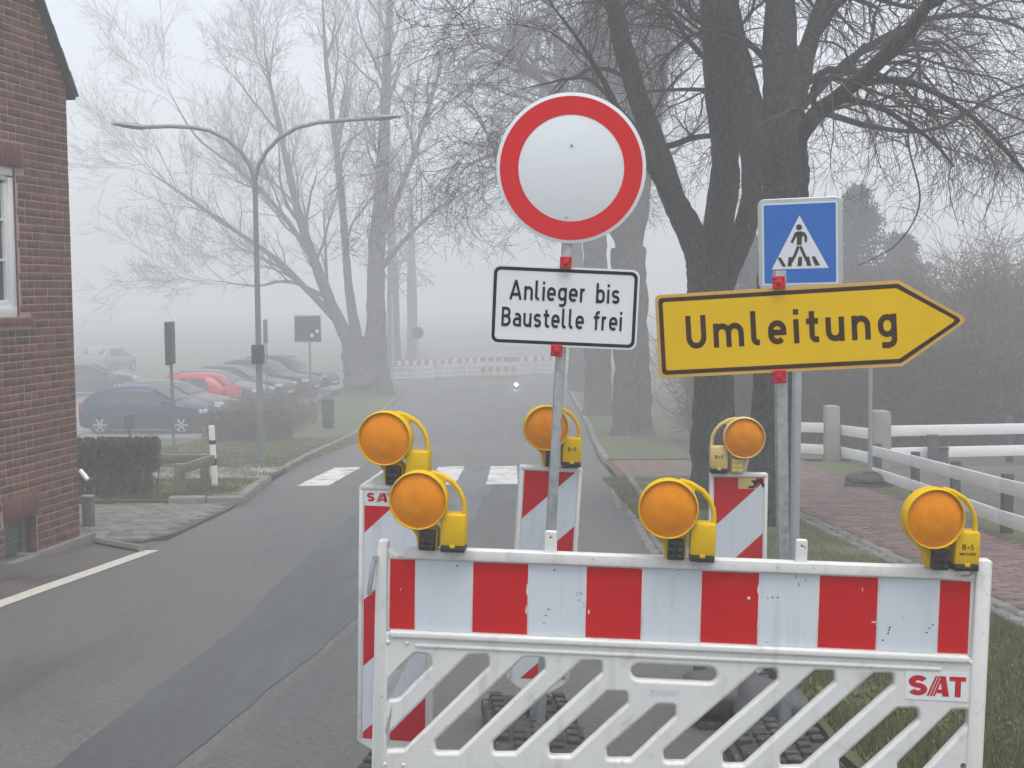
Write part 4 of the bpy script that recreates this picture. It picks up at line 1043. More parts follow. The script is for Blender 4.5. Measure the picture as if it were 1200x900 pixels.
def frame_at(px, py, Y, yaw, lean, pitch=0):
    """standing frame at ground level under the photo point at depth Y"""
    p = rp(px, py, Y)
    return Matrix.Translation((p.x, Y, g(Y))) @ Matrix.Rotation(yaw, 4, 'Z') @ Matrix.Rotation(lean, 4, 'Y') @ Matrix.Rotation(pitch, 4, 'X')
B1 = frame_at(462, 960, 4.66, R(-8), R(1.4)); b1 = make_beacon('beacon', 'striped beacon with red lettered sticker, nearest the left end of the barrier', B1, sat=True, tip=True, phase=.075)
B2 = frame_at(626, 880, 5.62, R(6), R(3.8)); b2 = make_beacon('beacon', 'tilted striped beacon behind the round sign pole', B2, phase=.02)
B3 = frame_at(861, 850, 6.15, R(-4), R(.6)); b3 = make_beacon('beacon', 'striped beacon with yellow sticker beside the detour sign post', B3, sl=True, phase=-.01, dzb=-.075)
def on_beacon(BM_, x, z, label, proto=lamp_proto, tilt=0, s=1.0):
    c = copy_tree(proto); c.matrix_world = BM_ @ Matrix.Translation((x, -.004, z)) @ Matrix.Rotation(tilt, 4, 'Y') @ Matrix.Scale(s, 4); tag(c, label, 'warning lamp', LGROUP); return c
l1 = on_beacon(B1, -.004, 1.252, 'amber warning lamp on the leftmost beacon, above the red lettered sticker')
l3 = on_beacon(B2, -.002, 1.252, 'amber warning lamp partly hidden by the round sign pole', tilt=R(-2)); lamp_text(l3, word=False)
l5 = on_beacon(B3, -.012, 1.177, 'amber warning lamp in pale cream casing with handle on its left side', proto=lamp_cream); lamp_text(l5, -1, word=False)
for pr in (lamp_proto, lamp_cream):
    for ch in list(pr.children):
        for g2 in list(ch.children): bpy.data.objects.remove(g2)
        bpy.data.objects.remove(ch)
    bpy.data.objects.remove(pr)
# grey stone and extra foot plates on the verge side
def boulder(name, label, cen, size, seed, material=None):
    bm = bmesh.new(); bmesh.ops.create_icosphere(bm, subdivisions=3, radius=1)
    r_ = random.Random(seed); ph = [r_.uniform(0, 6) for _ in range(6)]
    for v in bm.verts:
        d = v.co.normalized(); n_ = .10 * math.sin(3 * d.x + ph[0]) + .08 * math.sin(4 * d.y + ph[1] + d.z * 2) + .06 * math.sin(6 * d.z + ph[2] + d.x * 3)
        v.co = Vector((d.x * size[0], d.y * size[1], max(d.z, -.55) * size[2])) * (1 + n_)
    me = bpy.data.meshes.new(name); bm.to_mesh(me); bm.free(); smooth(me, 60)
    o = link(name, me, material or MT['stone_grey'], loc=cen); tag(o, label, 'sandbag'); return o
q = gp(845, 850); boulder('sandbag', 'grey sandbag lying on the foot plate of the beacon by the detour sign', (q.x, q.y, q.z + .16), (.19, .15, .12), 2)
q = gp(905, 862); boulder('sandbag', 'grey sandbag seen through the slots behind the detour sign post foot', (q.x, q.y, q.z + .13), (.17, .15, .13), 5)

# ================================================================== ROUND SIGN, ITS PLATE AND THE TILTED POLE
def pole_frame(pt, pb, Y, yaw=0):
    """frame with z along the leaning pole; origin where it meets the ground"""
    a, b = rp(*pt, Y), rp(*pb, Y); z = (a - b).normalized()
    t = (b.z - g(b.y)) / z.z; o_ = b - z * t
    x = Vector((math.cos(yaw), math.sin(yaw), 0)); x = (x - z * x.dot(z)).normalized(); y = z.cross(x)
    m_ = Matrix((x, y, z)).transposed().to_4x4(); m_.translation = o_; return m_
def local(M_, px, py, yl):
    """photo point -> local (x,z) on the plane local y = yl"""
    Mi = M_.inverted(); o_ = Mi @ Vector((0, 0, CAM_Z)); d = Mi.to_3x3() @ ray(px, py)
    t = (yl - o_.y) / d.y; q_ = o_ + d * t; return q_.x, q_.z
def square_post(root, h, w=.04, z0=.05, name='post', material=None):
    m = MB(); m.prism(rrect(-w / 2, -w / 2, w / 2, w / 2, .005, 3), z0, h)
    m.v = [(x, z, y) for (x, y, z) in m.v]
    return m.build(name, material or MT['galv'], root)
def clamp(root, x, z, y=-.03, s=.046):
    m = MB(); m.box((x, y, z), (s, .030, s))
    m.lathe([(.013, y - .0155), (.013, y - .020), (.008, y - .022), (.0001, y - .022)], 6, 'Y', (x, 0, z))
    for dx, dz in ((-1, -1), (1, 1), (-1, 1), (1, -1)): m.box((x + dx * s * .36, y - .016, z + dz * s * .36), (s * .2, .006, s * .2), Matrix.Rotation(R(45), 3, 'Y'))
    return m.build('clamp', MT['red_clamp'], root, bevel=.002, segs=1)
PM = pole_frame((664, 290), (634, 830), 5.12)
pole = empty('no_entry_sign', mat=PM); tag(pole, 'round red-rimmed white no-vehicles sign on a tilted galvanised pole', 'road sign')
cx, cz = local(PM, 669.5, 197, -.04)
topz = cz + .05
square_post(pole, topz, .040)
disc = MB(); rad = 87.2 / scale_at(5.08)
disc.lathe([(.0001, -.0355), (rad - .004, -.0355), (rad, -.0335), (rad, -.0315), (rad - .004, -.0300), (.0001, -.0300)], 72, 'Y', (cx, 0, cz)); dk = disc.build('sign_disc', MT['sign_white'], pole, ang=30)
rg = plate([circle(cx, cz, rad * .952, 96), circle(cx, cz, rad * .705, 96)], -.0366, .0008); link('red_ring', rg, MT['sign_red'], dk)
m = MB()
for px, py in ((670, 170), (663.5, 254)):
    a, b = local(PM, px, py, -.037); m.lathe([(.006, -.0355), (.006, -.0385), (.003, -.0395), (.0001, -.0395)], 8, 'Y', (a, 0, b))
m.build('bolt', MT['galv'], dk)
# the word plate hangs on the same pole but is a sign of its own
PR = PM @ Matrix.Rotation(R(0.35), 4, 'Y')
def word_plate():
    ctr = local(PM, 661.5, 360, -.04); M2 = PM @ Matrix.Translation((ctr[0], -.034, ctr[1])) @ Matrix.Rotation(R(-.5), 4, 'Y')
    r_ = empty('word_sign', mat=M2); tag(r_, 'white rectangular sign with two lines of black lettering below the round sign', 'road sign')
    s_ = scale_at(5.08); w, h = 173 / s_, 93.5 / s_
    pl = link('sign_plate', plate([rrect(-w / 2, -h / 2, w / 2, h / 2, .030)], -.003, .004, .0008), MT['sign_white'], r_)
    b0_, b1_ = .008, .021
    link('black_border', plate([rrect(-w / 2 + b0_, -h / 2 + b0_, w / 2 - b0_, h / 2 - b0_, .026), rrect(-w / 2 + b1_, -h / 2 + b1_, w / 2 - b1_, h / 2 - b1_, .016)], -.0040, .0006), MT['sign_black'], pl)
    H = .0765; ws, st, gp_ = .54, .150, .135
    for txt, x_l, x_r, zb_ in (('Anlieger bis', 596.5, 725.5, 353.5), ('Baustelle frei', 588.5, 729.5, 385.0)):
        m = MB(); tw = text_width(txt, ws, st, gp_, .5); width = (x_r - x_l) / s_
        xs_ = width / (tw * H)
        xm = ((x_l + x_r) / 2 - 661.5) / s_; zm = -(zb_ - 360) / s_
        text_into(m, txt, xm - width / 2, zm, H, ws, st, gp_, -.0046, xscale=xs_, space=.5)
        m.build('lettering', MT['sign_black'], pl, recalc=False)
    clz = local(PM, 661, 309, -.04); clamp(r_, (660.5 - 661.5) / s_, (360 - 308) / s_, -.012)
    clamp(r_, (654.5 - 661.5) / s_, (360 - 411) / s_, -.012)
word_plate()
make_foot(pole, offy=.05)

# ================================================================== DETOUR ARROW
UM_ = pole_frame((913.5, 318), (917.5, 650), 5.14)
um = empty('detour_sign', mat=UM_); tag(um, 'yellow arrow-shaped detour sign pointing right with dark border and lettering', 'road sign')
x_, z_ = local(UM_, 913.5, 317, 0); square_post(um, z_, .046)
make_foot(um)
s_ = scale_at(5.10)
cx_, cz_ = local(UM_, 914, 386, -.034)
AM = empty('arrow_plate'); AM.parent = um; AM.location = (cx_, -.034, cz_); AM.rotation_euler = (0, R(-2.0) , R(-10))
yawc = math.cos(R(10))
def A_(px, py):       # photo point -> arrow plane, undoing its own small turn
    Mt = UM_ @ Matrix.Translation(AM.location) @ AM.rotation_euler.to_matrix().to_4x4()
    return local(Mt, px, py, 0)
L0 = (A_(768.5, 343)[0] + A_(771, 440)[0]) / 2; Rr = (A_(1055, 331)[0] + A_(1056, 433)[0]) / 2; tipx, tipz = A_(1135, 379)
T0 = (A_(790, 342)[1] + A_(1040, 332)[1]) / 2; Bt = (A_(790, 440)[1] + A_(1040, 432.5)[1]) / 2; tipz = (T0 + Bt) / 2
def arrow(d, k):
    return round_poly([(L0 + d, Bt + d), (Rr - d * .35, Bt + d), (tipx - d * 1.55, tipz), (Rr - d * .35, T0 - d), (L0 + d, T0 - d)], k, 5)
apl = link('sign_plate', plate([arrow(0, .022)], -.003, .004, .0008), MT['sign_yellow_rim'], AM)
link('dark_border', plate([arrow(.013, .018), arrow(.030, .010)], -.0040, .0006), MT['sign_brown'], AM)
link('yellow_field', plate([arrow(.0305, .010)], -.0038, .0006), MT['sign_yellow'], AM)
m = MB(); H = 39.5 / s_ * 1.0; ws, st, gpp = .60, .175, .235
lx, lz = A_(805, 409); rx_, _ = A_(1051.5, 400)
tw = text_width('Umleitung', ws, st, gpp)
text_into(m, 'Umleitung', lx, A_(818, 408.5)[1] , H, ws, st, gpp, -.0046, xscale=(rx_ - lx) / (tw * H)); m.build('lettering', MT['sign_brown'], AM, recalc=False)
a = A_(912.5, 331); clamp(AM, a[0], a[1], -.012, .050)
a = A_(913.5, 441); clamp(AM, a[0], a[1], -.012, .052)

# ================================================================== PEDESTRIAN CROSSING SIGN
CM = pole_frame((936, 300), (931, 645), 9.55, R(0))
cr = empty('crossing_sign', mat=CM); tag(cr, 'blue square pedestrian crossing sign in grey frame behind the detour arrow', 'road sign')
hz = local(CM, 936, 240, 0)[1]
m = MB(); m.tube([(0, 0, -.1), (0, 0, hz)], .036, 16); m.build('post', MT['galv_dull'], cr)
CS = empty('sign_box'); CS.parent = cr; c_ = local(CM, 936.5, 285.5, -.05); CS.location = (c_[0], -.075, c_[1]); CS.rotation_euler = (0, R(-1.4), R(-17))
W_ = .305; Hh = .335
link('casing', plate([rrect(-W_, -Hh, W_, Hh, .05)], -.012, .05, .008, 3), MT['alu'], CS)
bf_ = .034
link('sign_face', plate([rrect(-W_ + bf_, -Hh + bf_, W_ - bf_, Hh - bf_, .012)], -.0145, .003), MT['sign_white'], CS)
bf_ = .046
link('blue_field', plate([rrect(-W_ + bf_, -Hh + bf_, W_ - bf_, Hh - bf_, .008)], -.0156, .001), MT['sign_blue'], CS)
yf = -.0172
m = MB(); flat(m, [(-.205, -.185), (.205, -.185), (.0, .205)], yf); m.build('white_triangle', MT['sign_white'], CS, recalc=False)
m = MB(); yk = yf - .001; k_ = .5
flat(m, circle(-.004, .118, .022, 20), yk)
flat(m, round_poly([(-.034, .078), (-.018, .088), (.016, .088), (.034, .074), (.016, .04), (.014, -.012), (-.022, -.012), (-.020, .04)], .008, 3), yk)
for i, (P, w_) in enumerate((([(-.026, .078), (-.036, .05), (-.058, .008)], .010), ([(.026, .078), (.044, .048), (.044, .008)], .010), ([(-.010, -.020), (-.035, -.085), (-.062, -.135)], .010), ([(.004, -.020), (.032, -.085), (.054, -.135)], .010))):
    Lf, Rt = stroke_strip(P, w_); n = len(Lf); yy = yk - .0003 * (i + 1)
    m.add([(p.x, yy, p.y) for p in Lf] + [(p.x, yy, p.y) for p in Rt], [(j, j + 1, n + j + 1, n + j) for j in range(n - 1)])
for (a0_, a1_, b0_, b1_) in ((-.125, -.100, -.162, -.137), (-.090, -.060, -.080, -.056), (-.018, .014, -.010, .016), (.050, .082, .042, .066), (.110, .145, .084, .108)):
    flat(m, [(a0_ if a0_ < -.1 else a0_, -.165), (a1_, -.165), (b1_, -.098), (b0_, -.098)], yk - .002)
m.build('pictogram', MT['sign_black'], CS, recalc=False)
# ================================================================== STREET FURNITURE, FENCES
def up(px, py, base):      # height above base of photo point at base's depth
    return rp(px, py, base.y).z - base.z
def at(x, y, dz=0.0): return Vector((x, y, g(y) + dz))

# --- low white rail fence running along the brick path
def rail_box(mb, a, b, h, th):
    d = (b - a); L_ = d.length; xax = d.normalized(); side = Vector((-xax.y, xax.x, 0)).normalized(); upv = xax.cross(side)
    if upv.z < 0: upv = -upv
    mb.box((a + b) / 2, (L_, th, h), Matrix((xax, side, upv)).transposed())
fpts = [(4.62, 8.6), (4.75, 10.6), (4.84, 12.6), (5.02, 14.6), (5.19, 16.6), (5.36, 18.9)]
fence = empty('white_rail_fence', at(*fpts[0])); tag(fence, 'low white two-rail fence running along the brick path', 'fence')
inv = -Vector(fence.location)
for i, (x, y) in enumerate(fpts):
    b = at(x + .07, y, .06) + inv; m = MB(); m.box(b + Vector((0, 0, .28)), (.10, .09, .66)); m.build('post', MT['wood_dark'], fence, bevel=.006)
for (a, b) in zip(fpts[:-1], fpts[1:]):
    for z0, h in ((.50, .145), (.18, .145)):
        m = MB(); rail_box(m, at(*a, .06 + z0) + inv + Vector((0, .006, 0)), at(*b, .06 + z0) + inv - Vector((0, .006, 0)), h, .03); m.build('rail', MT['white_paint'], fence, bevel=.005)
# --- back fence with stout concrete posts
bp1, bp2 = gp(974, 541, .05), gp(1031, 549, .05)
bf = empty('yard_fence', bp1); tag(bf, 'white two-rail fence with stout concrete posts behind the yard', 'fence'); inv = -Vector(bp1)
def stout(p, w, h):
    m = MB(); b = p + inv; hw = w / 2
    m.add([(b.x + sx * hw * k, b.y + sy * hw * k, b.z + z) for (z, k) in ((-.1, 1.04), (h - .04, .95), (h, .82)) for sx, sy in ((-1, -1), (1, -1), (1, 1), (-1, 1))],
          [(0, 1, 5, 4), (1, 2, 6, 5), (2, 3, 7, 6), (3, 0, 4, 7), (4, 5, 9, 8), (5, 6, 10, 9), (6, 7, 11, 10), (7, 4, 8, 11), (8, 9, 10, 11)])
    m.build('stout_post', MT['concrete'], bf, bevel=.015)
stout(bp1, .27, up(974, 475, bp1)); stout(bp2, .31, up(1031, 481, bp2))
bq = gp(930, 536, .05); br = Vector((14.5, 24.2, g(24.2) + .05))
bq = Vector((bq.x - .6, bq.y + 1.2, g(bq.y + 1.2)))
def back_rails(p, q, zs):
    for z0 in zs:
        m = MB(); rail_box(m, p + inv + Vector((0, 0, z0)), q + inv + Vector((0, 0, z0)), .19, .03); m.build('rail', MT['white_paint'], bf, bevel=.006)
zs1 = [up(1005, 503.5, bp1), up(1005, 529, bp1)]
e1 = Vector((.17, 0, 0))
back_rails(bq, bp1 - e1 * .9, [zs1[0] + .04, zs1[1] + .04]); back_rails(bp1 + e1, bp2 - e1 * 1.1, zs1)
zs2 = [up(1060, 505, bp2), up(1060, 531, bp2)]
back_rails(bp2 + e1 * 1.1, br, zs2)
for x in (9.2, 11.4, 13.6):
    m = MB(); p = Vector((x, 23.2 + .1 * x * .1, g(23.4))) + inv; m.box(p + Vector((0, .25, .4)), (.12, .1, 1.0)); m.build('post', MT['wood_dark'], bf, bevel=.006)
# --- small red and white hoop behind the rail fence, dark posts
hb = at(5.9, 13.6, .06)
hp = empty('hoop_barrier', hb); tag(hp, 'small red and white tubular hoop behind the low white fence', 'hoop')
m = MB(); pts = [(-.035, 0, 0), (-.03, 0, .55), (-.015, 0, .60), (.015, 0, .60), (.05, 0, .55), (.035, 0, 0)]; m.tube(pts, .014, 8); m.build('tube', MT['white_paint'], hp)
m = MB(); m.tube([(-.033, 0, .30), (-.031, 0, .42)], .0155, 8); m.tube([(.046, 0, .30), (.049, 0, .42)], .0155, 8); m.build('red_band', MT['sign_red'], hp)
for i, (px, py, hh, ww) in enumerate(((1093, 548, .55, .16), (1105, 556, .42, .14))):
    p = gp(px, py, .06); m = MB(); m.box((0, 0, hh / 2), (ww, ww * .8, hh)); m.box((0, 0, hh + .015), (ww * 1.15, ww * .95, .03))
    o = m.build('dark_bollard', MT['wood_dark'], None, bevel=.01, loc=p); tag(o, ('taller dark square bollard in the yard behind the low fence', 'shorter dark square bollard beside a taller one in the yard')[i], 'bollard', 'dark bollards in the yard')
# --- thin signpost with round rubber foot on the path
sb = gp(1019, 570, .065)
tp = empty('temporary_post', sb); tag(tp, 'thin grey temporary signpost standing in a dark octagonal rubber foot on the path', 'post')
m = MB(); m.lathe([(.0001, .0), (.36, .0), (.37, .03), (.36, .07), (.30, .085), (.0001, .085)], 8, 'Z'); ft = m.build('lower_foot', MT['rubber'], tp, bevel=.01)
m = MB(); m.lathe([(.0001, .088), (.355, .088), (.365, .115), (.35, .155), (.26, .185), (.12, .195), (.0001, .195)], 8, 'Z'); m.box((0, 0, .205), (.16, .16, .03)); m.build('upper_foot', MT['rubber'], tp, bevel=.012)
ht = up(1016, 388, sb); m = MB(); m.tube([(0, 0, .1), (-.01, 0, ht)], .028, 10); m.build('pole', MT['galv_dull'], tp)
# --- slatted garden bench / gate in blue grey behind tree row
gb = gp(948, 515, .05); gb = Vector((gb.x, gb.y, gb.z))
sg = empty('slatted_gate', gb); tag(sg, 'blue-grey slatted garden gate behind the yard fence', 'gate')
k = 1 / scale_at(gb.y)
MT['bluegrey'] = mat('blue_grey_paint', (.10, .13, .17), .6, var=.1)
for i in range(5):
    m = MB(); m.box((0, 0, .28 + .19 * i), (1.5, .03, .10)); m.build('slat', MT['bluegrey'], sg, bevel=.005)
for s_ in (-1, 1): m = MB(); m.box((s_ * .72, .04, .62), (.08, .05, 1.24)); m.build('gate_post', MT['bluegrey'], sg, bevel=.005)

# --- left side: street lamp
lb = gp(306, 541, .085)
sl = empty('street_lamp', lb); tag(sl, 'tall grey street lamp with two curved arms and flat lamp heads', 'street lamp')
zf = up(296, 214, lb)
m = MB(); m.tube([(0, 0, 0), (0, 0, .95)], .085, 14); m.build('base_sleeve', MT['light_grey_metal'], sl)
m = MB(); m.tube([(0, 0, .9), (0, 0, .95), (0, 0, zf * .55), (0, 0, zf)], [.08, .062, .055, .048], 14); m.build('pole', MT['light_grey_metal'], sl)
def L_(px, py):
    q = rp(px, py, lb.y) - lb
    return (q.x + (306 - 296) / scale_at(lb.y) * 0, 0, q.z)
offs = rp(296, 214, lb.y) - lb
def LL(px, py):
    q = rp(px, py, lb.y) - lb; return (q.x - offs.x, 0, q.z)
for side, pts in (('l', [(296, 214), (291, 195), (280, 178), (263, 163), (243, 153), (220, 149), (195, 148), (165, 149)]), ('r', [(296, 214), (300, 194), (309, 178), (324, 162), (344, 150), (370, 143.5), (400, 141), (432, 138.5)])):
    m = MB(); m.tube([LL(*p) for p in pts], .040, 10); m.build('arm', MT['light_grey_metal'], sl)
    e = Vector(LL(*pts[-1])); sgn = -1 if side == 'l' else 1
    x2 = Vector(LL(128, 145) if side == 'l' else LL(467, 136.5))
    m = MB(); d = x2 - e
    secs = [(0, .05, .045), (.1, .10, .06), (.3, .14, .06), (.7, .13, .045), (.95, .06, .02), (1, .02, .008)]
    vs_ = []; n = 10
    for t, hw, hh in secs:
        c = e + d * t
        for j in range(n): a = 2 * math.pi * j / n; vs_.append(c + Vector((0, hw * math.cos(a), hh * math.sin(a))))
    fs = [(i * n + j, i * n + (j + 1) % n, (i + 1) * n + (j + 1) % n, (i + 1) * n + j) for i in range(len(secs) - 1) for j in range(n)]
    m.add(vs_, fs); m.build('lamp_head', MT['light_grey_metal'], sl)
zb_ = up(302, 415, lb); m = MB(); m.box((0, -.07, zb_), (.24, .16, .38)); m.build('control_box', MT['dark_metal'], sl, bevel=.02)
# --- edge-on signs
def edge_sign(px, py, ptop, pl0, pl1, label, wpx=3.5, dz=.09):
    b = gp(px, py, dz); s_ = scale_at(b.y)
    r_ = empty('edge_on_sign', b); tag(r_, label, 'road sign')
    m = MB(); m.tube([(0, 0, 0), (-.02, 0, up(px, ptop, b))], .032, 10); m.build('pole', MT['light_grey_metal'], r_)
    z1_, z0_ = up(px, pl0, b), up(px, pl1, b)
    m = MB(); m.box((-.02, -.02, (z0_ + z1_) / 2), (.10, .62, z1_ - z0_), Matrix.Rotation(R(5), 3, 'Z')); m.build('sign_plate', MT['dark_metal'], r_, bevel=.01)
edge_sign(204.5, 541, 378, 377, 427, 'dark sign seen edge-on on its pole between hedge and blue car')
edge_sign(314, 486, 374, 375, 402, 'dark sign seen edge-on right beside the street lamp pole')
# --- back of a square sign
b = gp(364.5, 487, .085); r_ = empty('square_sign', b); tag(r_, 'dark square sign with pale sticker spots on a pole beside the large fogged tree', 'road sign')
m = MB(); m.tube([(0, 0, 0), (0, 0, up(363, 385, b))], .035, 10); m.build('pole', MT['light_grey_metal'], r_)
z0_, z1_ = up(362, 401, b), up(362, 369, b); hw = 16 / scale_at(b.y); m = MB(); m.box((-.05, -.04, (z0_ + z1_) / 2), (hw * 2, .05, z1_ - z0_)); pl_ = m.build('sign_plate', MT['galv_dull'], r_, bevel=.02)
m = MB(); m.box((-.05, -.068, (z0_ + z1_) / 2), (hw * 1.84, .01, (z1_ - z0_) * .9)); pn = m.build('dark_panel', MT['dark_metal'], pl_)
m = MB(); 
for px, py in ((372, 388), (366, 393)): q = rp(px, py, b.y) - b; flat(m, circle(q.x, q.z, .07, 10), -.075)
m.build('sticker_spot', MT['sign_white'], pl_, recalc=False)
# --- litter bin
b = gp(385, 503, .085); r_ = empty('litter_bin', b); tag(r_, 'dark grey litter bin on the grass verge near the large fogged tree', 'litter bin')
hh = up(385, 467, b); m = MB(); m.lathe([(.0001, .05), (.15, .05), (.18, .12), (.20, hh - .06), (.0001, hh - .06)], 16); m.build('bin_body', MT['dark_metal'], r_)
m = MB(); m.lathe([(.21, hh - .06), (.215, hh - .03), (.17, hh), (.0001, hh + .01)], 16); m.build('lid', MT['dark_metal'], r_); m = MB(); m.box((0, 0, .03), (.12, .12, .06)); m.build('base', MT['concrete'], r_)
# --- wooden guard rail and marker post beyond the hedge
p1, p2, p3 = gp(211, 584, .08), gp(240.5, 573, .08), gp(180, 575, .08)
gr = empty('wooden_guard_rail', p1); tag(gr, 'weathered wooden guard rail beside the hedge and white marker post', 'guard rail'); inv = -Vector(p1)
for p, tpy, px in ((p1, 543, 211), (p2, 532, 240)):
    m = MB(); h = up(px, tpy, p); m.box(p + inv + Vector((0, 0, h / 2 - .05)), (.115, .115, h + .1)); m.build('post', MT['wood_grey'], gr, bevel=.01)
m = MB(); rail_box(m, p1 + inv + Vector((.05, -.08, up(211, 549, p1))), p2 + inv + Vector((.14, -.07, up(243, 537.5, p2))), .13, .06); m.build('rail', MT['wood_grey'], gr, bevel=.008)
m = MB(); rail_box(m, p2 + inv + Vector((0, .05, up(240, 538, p2))), Vector((-7.2, 19.2, g(19.2) + .5)) + inv, .13, .06); m.build('rail', MT['wood_grey'], gr, bevel=.008)
b = gp(252, 571, .08); mk = empty('marker_post', b); tag(mk, 'slim white marker post with black bands at the end of the wooden guard rail', 'marker post')
hh = up(249, 499, b); s_ = .082
m = MB(); m.prism(rrect(-.04, -.04, .04, .04, .012, 3), 0, hh); m.v = [(x - .03 * (y / hh), z, y) for (x, y, z) in m.v]; m.build('post', MT['white_paint'], mk)
for py in (518, 541): z_ = up(250, py, b); m = MB(); m.box((-.03 * z_ / hh, 0, z_), (.086, .086, .06 if py == 518 else .10)); m.build('black_band', MT['sign_black'], mk)
# --- small post and hand rail at the house corner
b = gp(104, 618, .03); r_ = empty('corner_post', b); tag(r_, 'short brown square post with pale top beside the house corner', 'post')
hh = up(104, 583, b); m = MB(); m.box((0, 0, hh / 2), (.11, .11, hh)); m.build('shaft', MT['wood_grey'], r_, bevel=.008); m = MB(); m.box((0, 0, hh + .012), (.13, .13, .025)); m.build('cap', MT['concrete'], r_, bevel=.006)
b = gp(104, 606, .03); r_ = empty('hand_rail', b); tag(r_, 'short white-topped metal hand rail between house corner and hedge', 'hand rail')
zt_ = up(104, 562, b); zt2 = up(97, 552, b); m = MB(); m.tube([(0, 0, 0), (0, 0, zt_)], .016, 8); m.build('upright', MT['dark_metal'], r_); m = MB(); m.tube([(.01, -.02, zt_), (-.10, .05, zt2)], .028, 8); m.build('grip', MT['white_paint'], r_)
# --- step edge of the house apron
m = MB()
e = [gp(94, 633), gp(128, 640), gp(166, 647)]
m.tube([p + Vector((0, 0, .03)) for p in e], .04, 6); o = m.build('apron_edge', MT['kerb']); o['kind'] = 'structure'
# --- small dark box with slanted lid near blue car
b = gp(152.5, 524, .08); r_ = empty('information_box', b); tag(r_, 'small dark stand with pale slanted lid in front of the blue car', 'stand')
m = MB(); h = up(152, 503, b); m.tube([(0, 0, 0), (0, 0, h)], .04, 8); m.build('stem', MT['dark_metal'], r_)
h1 = up(152, 487, b); m = MB(); m.box((0, 0, (h + h1) / 2), (.22, .14, h1 - h)); m.build('box', MT['dark_metal'], r_, bevel=.01)
m = MB(); m.box((0, -.02, h1 + .04), (.34, .24, .03), Matrix.Rotation(R(-16), 3, 'Y')); m.build('lid', MT['light_grey_metal'], r_, bevel=.005)

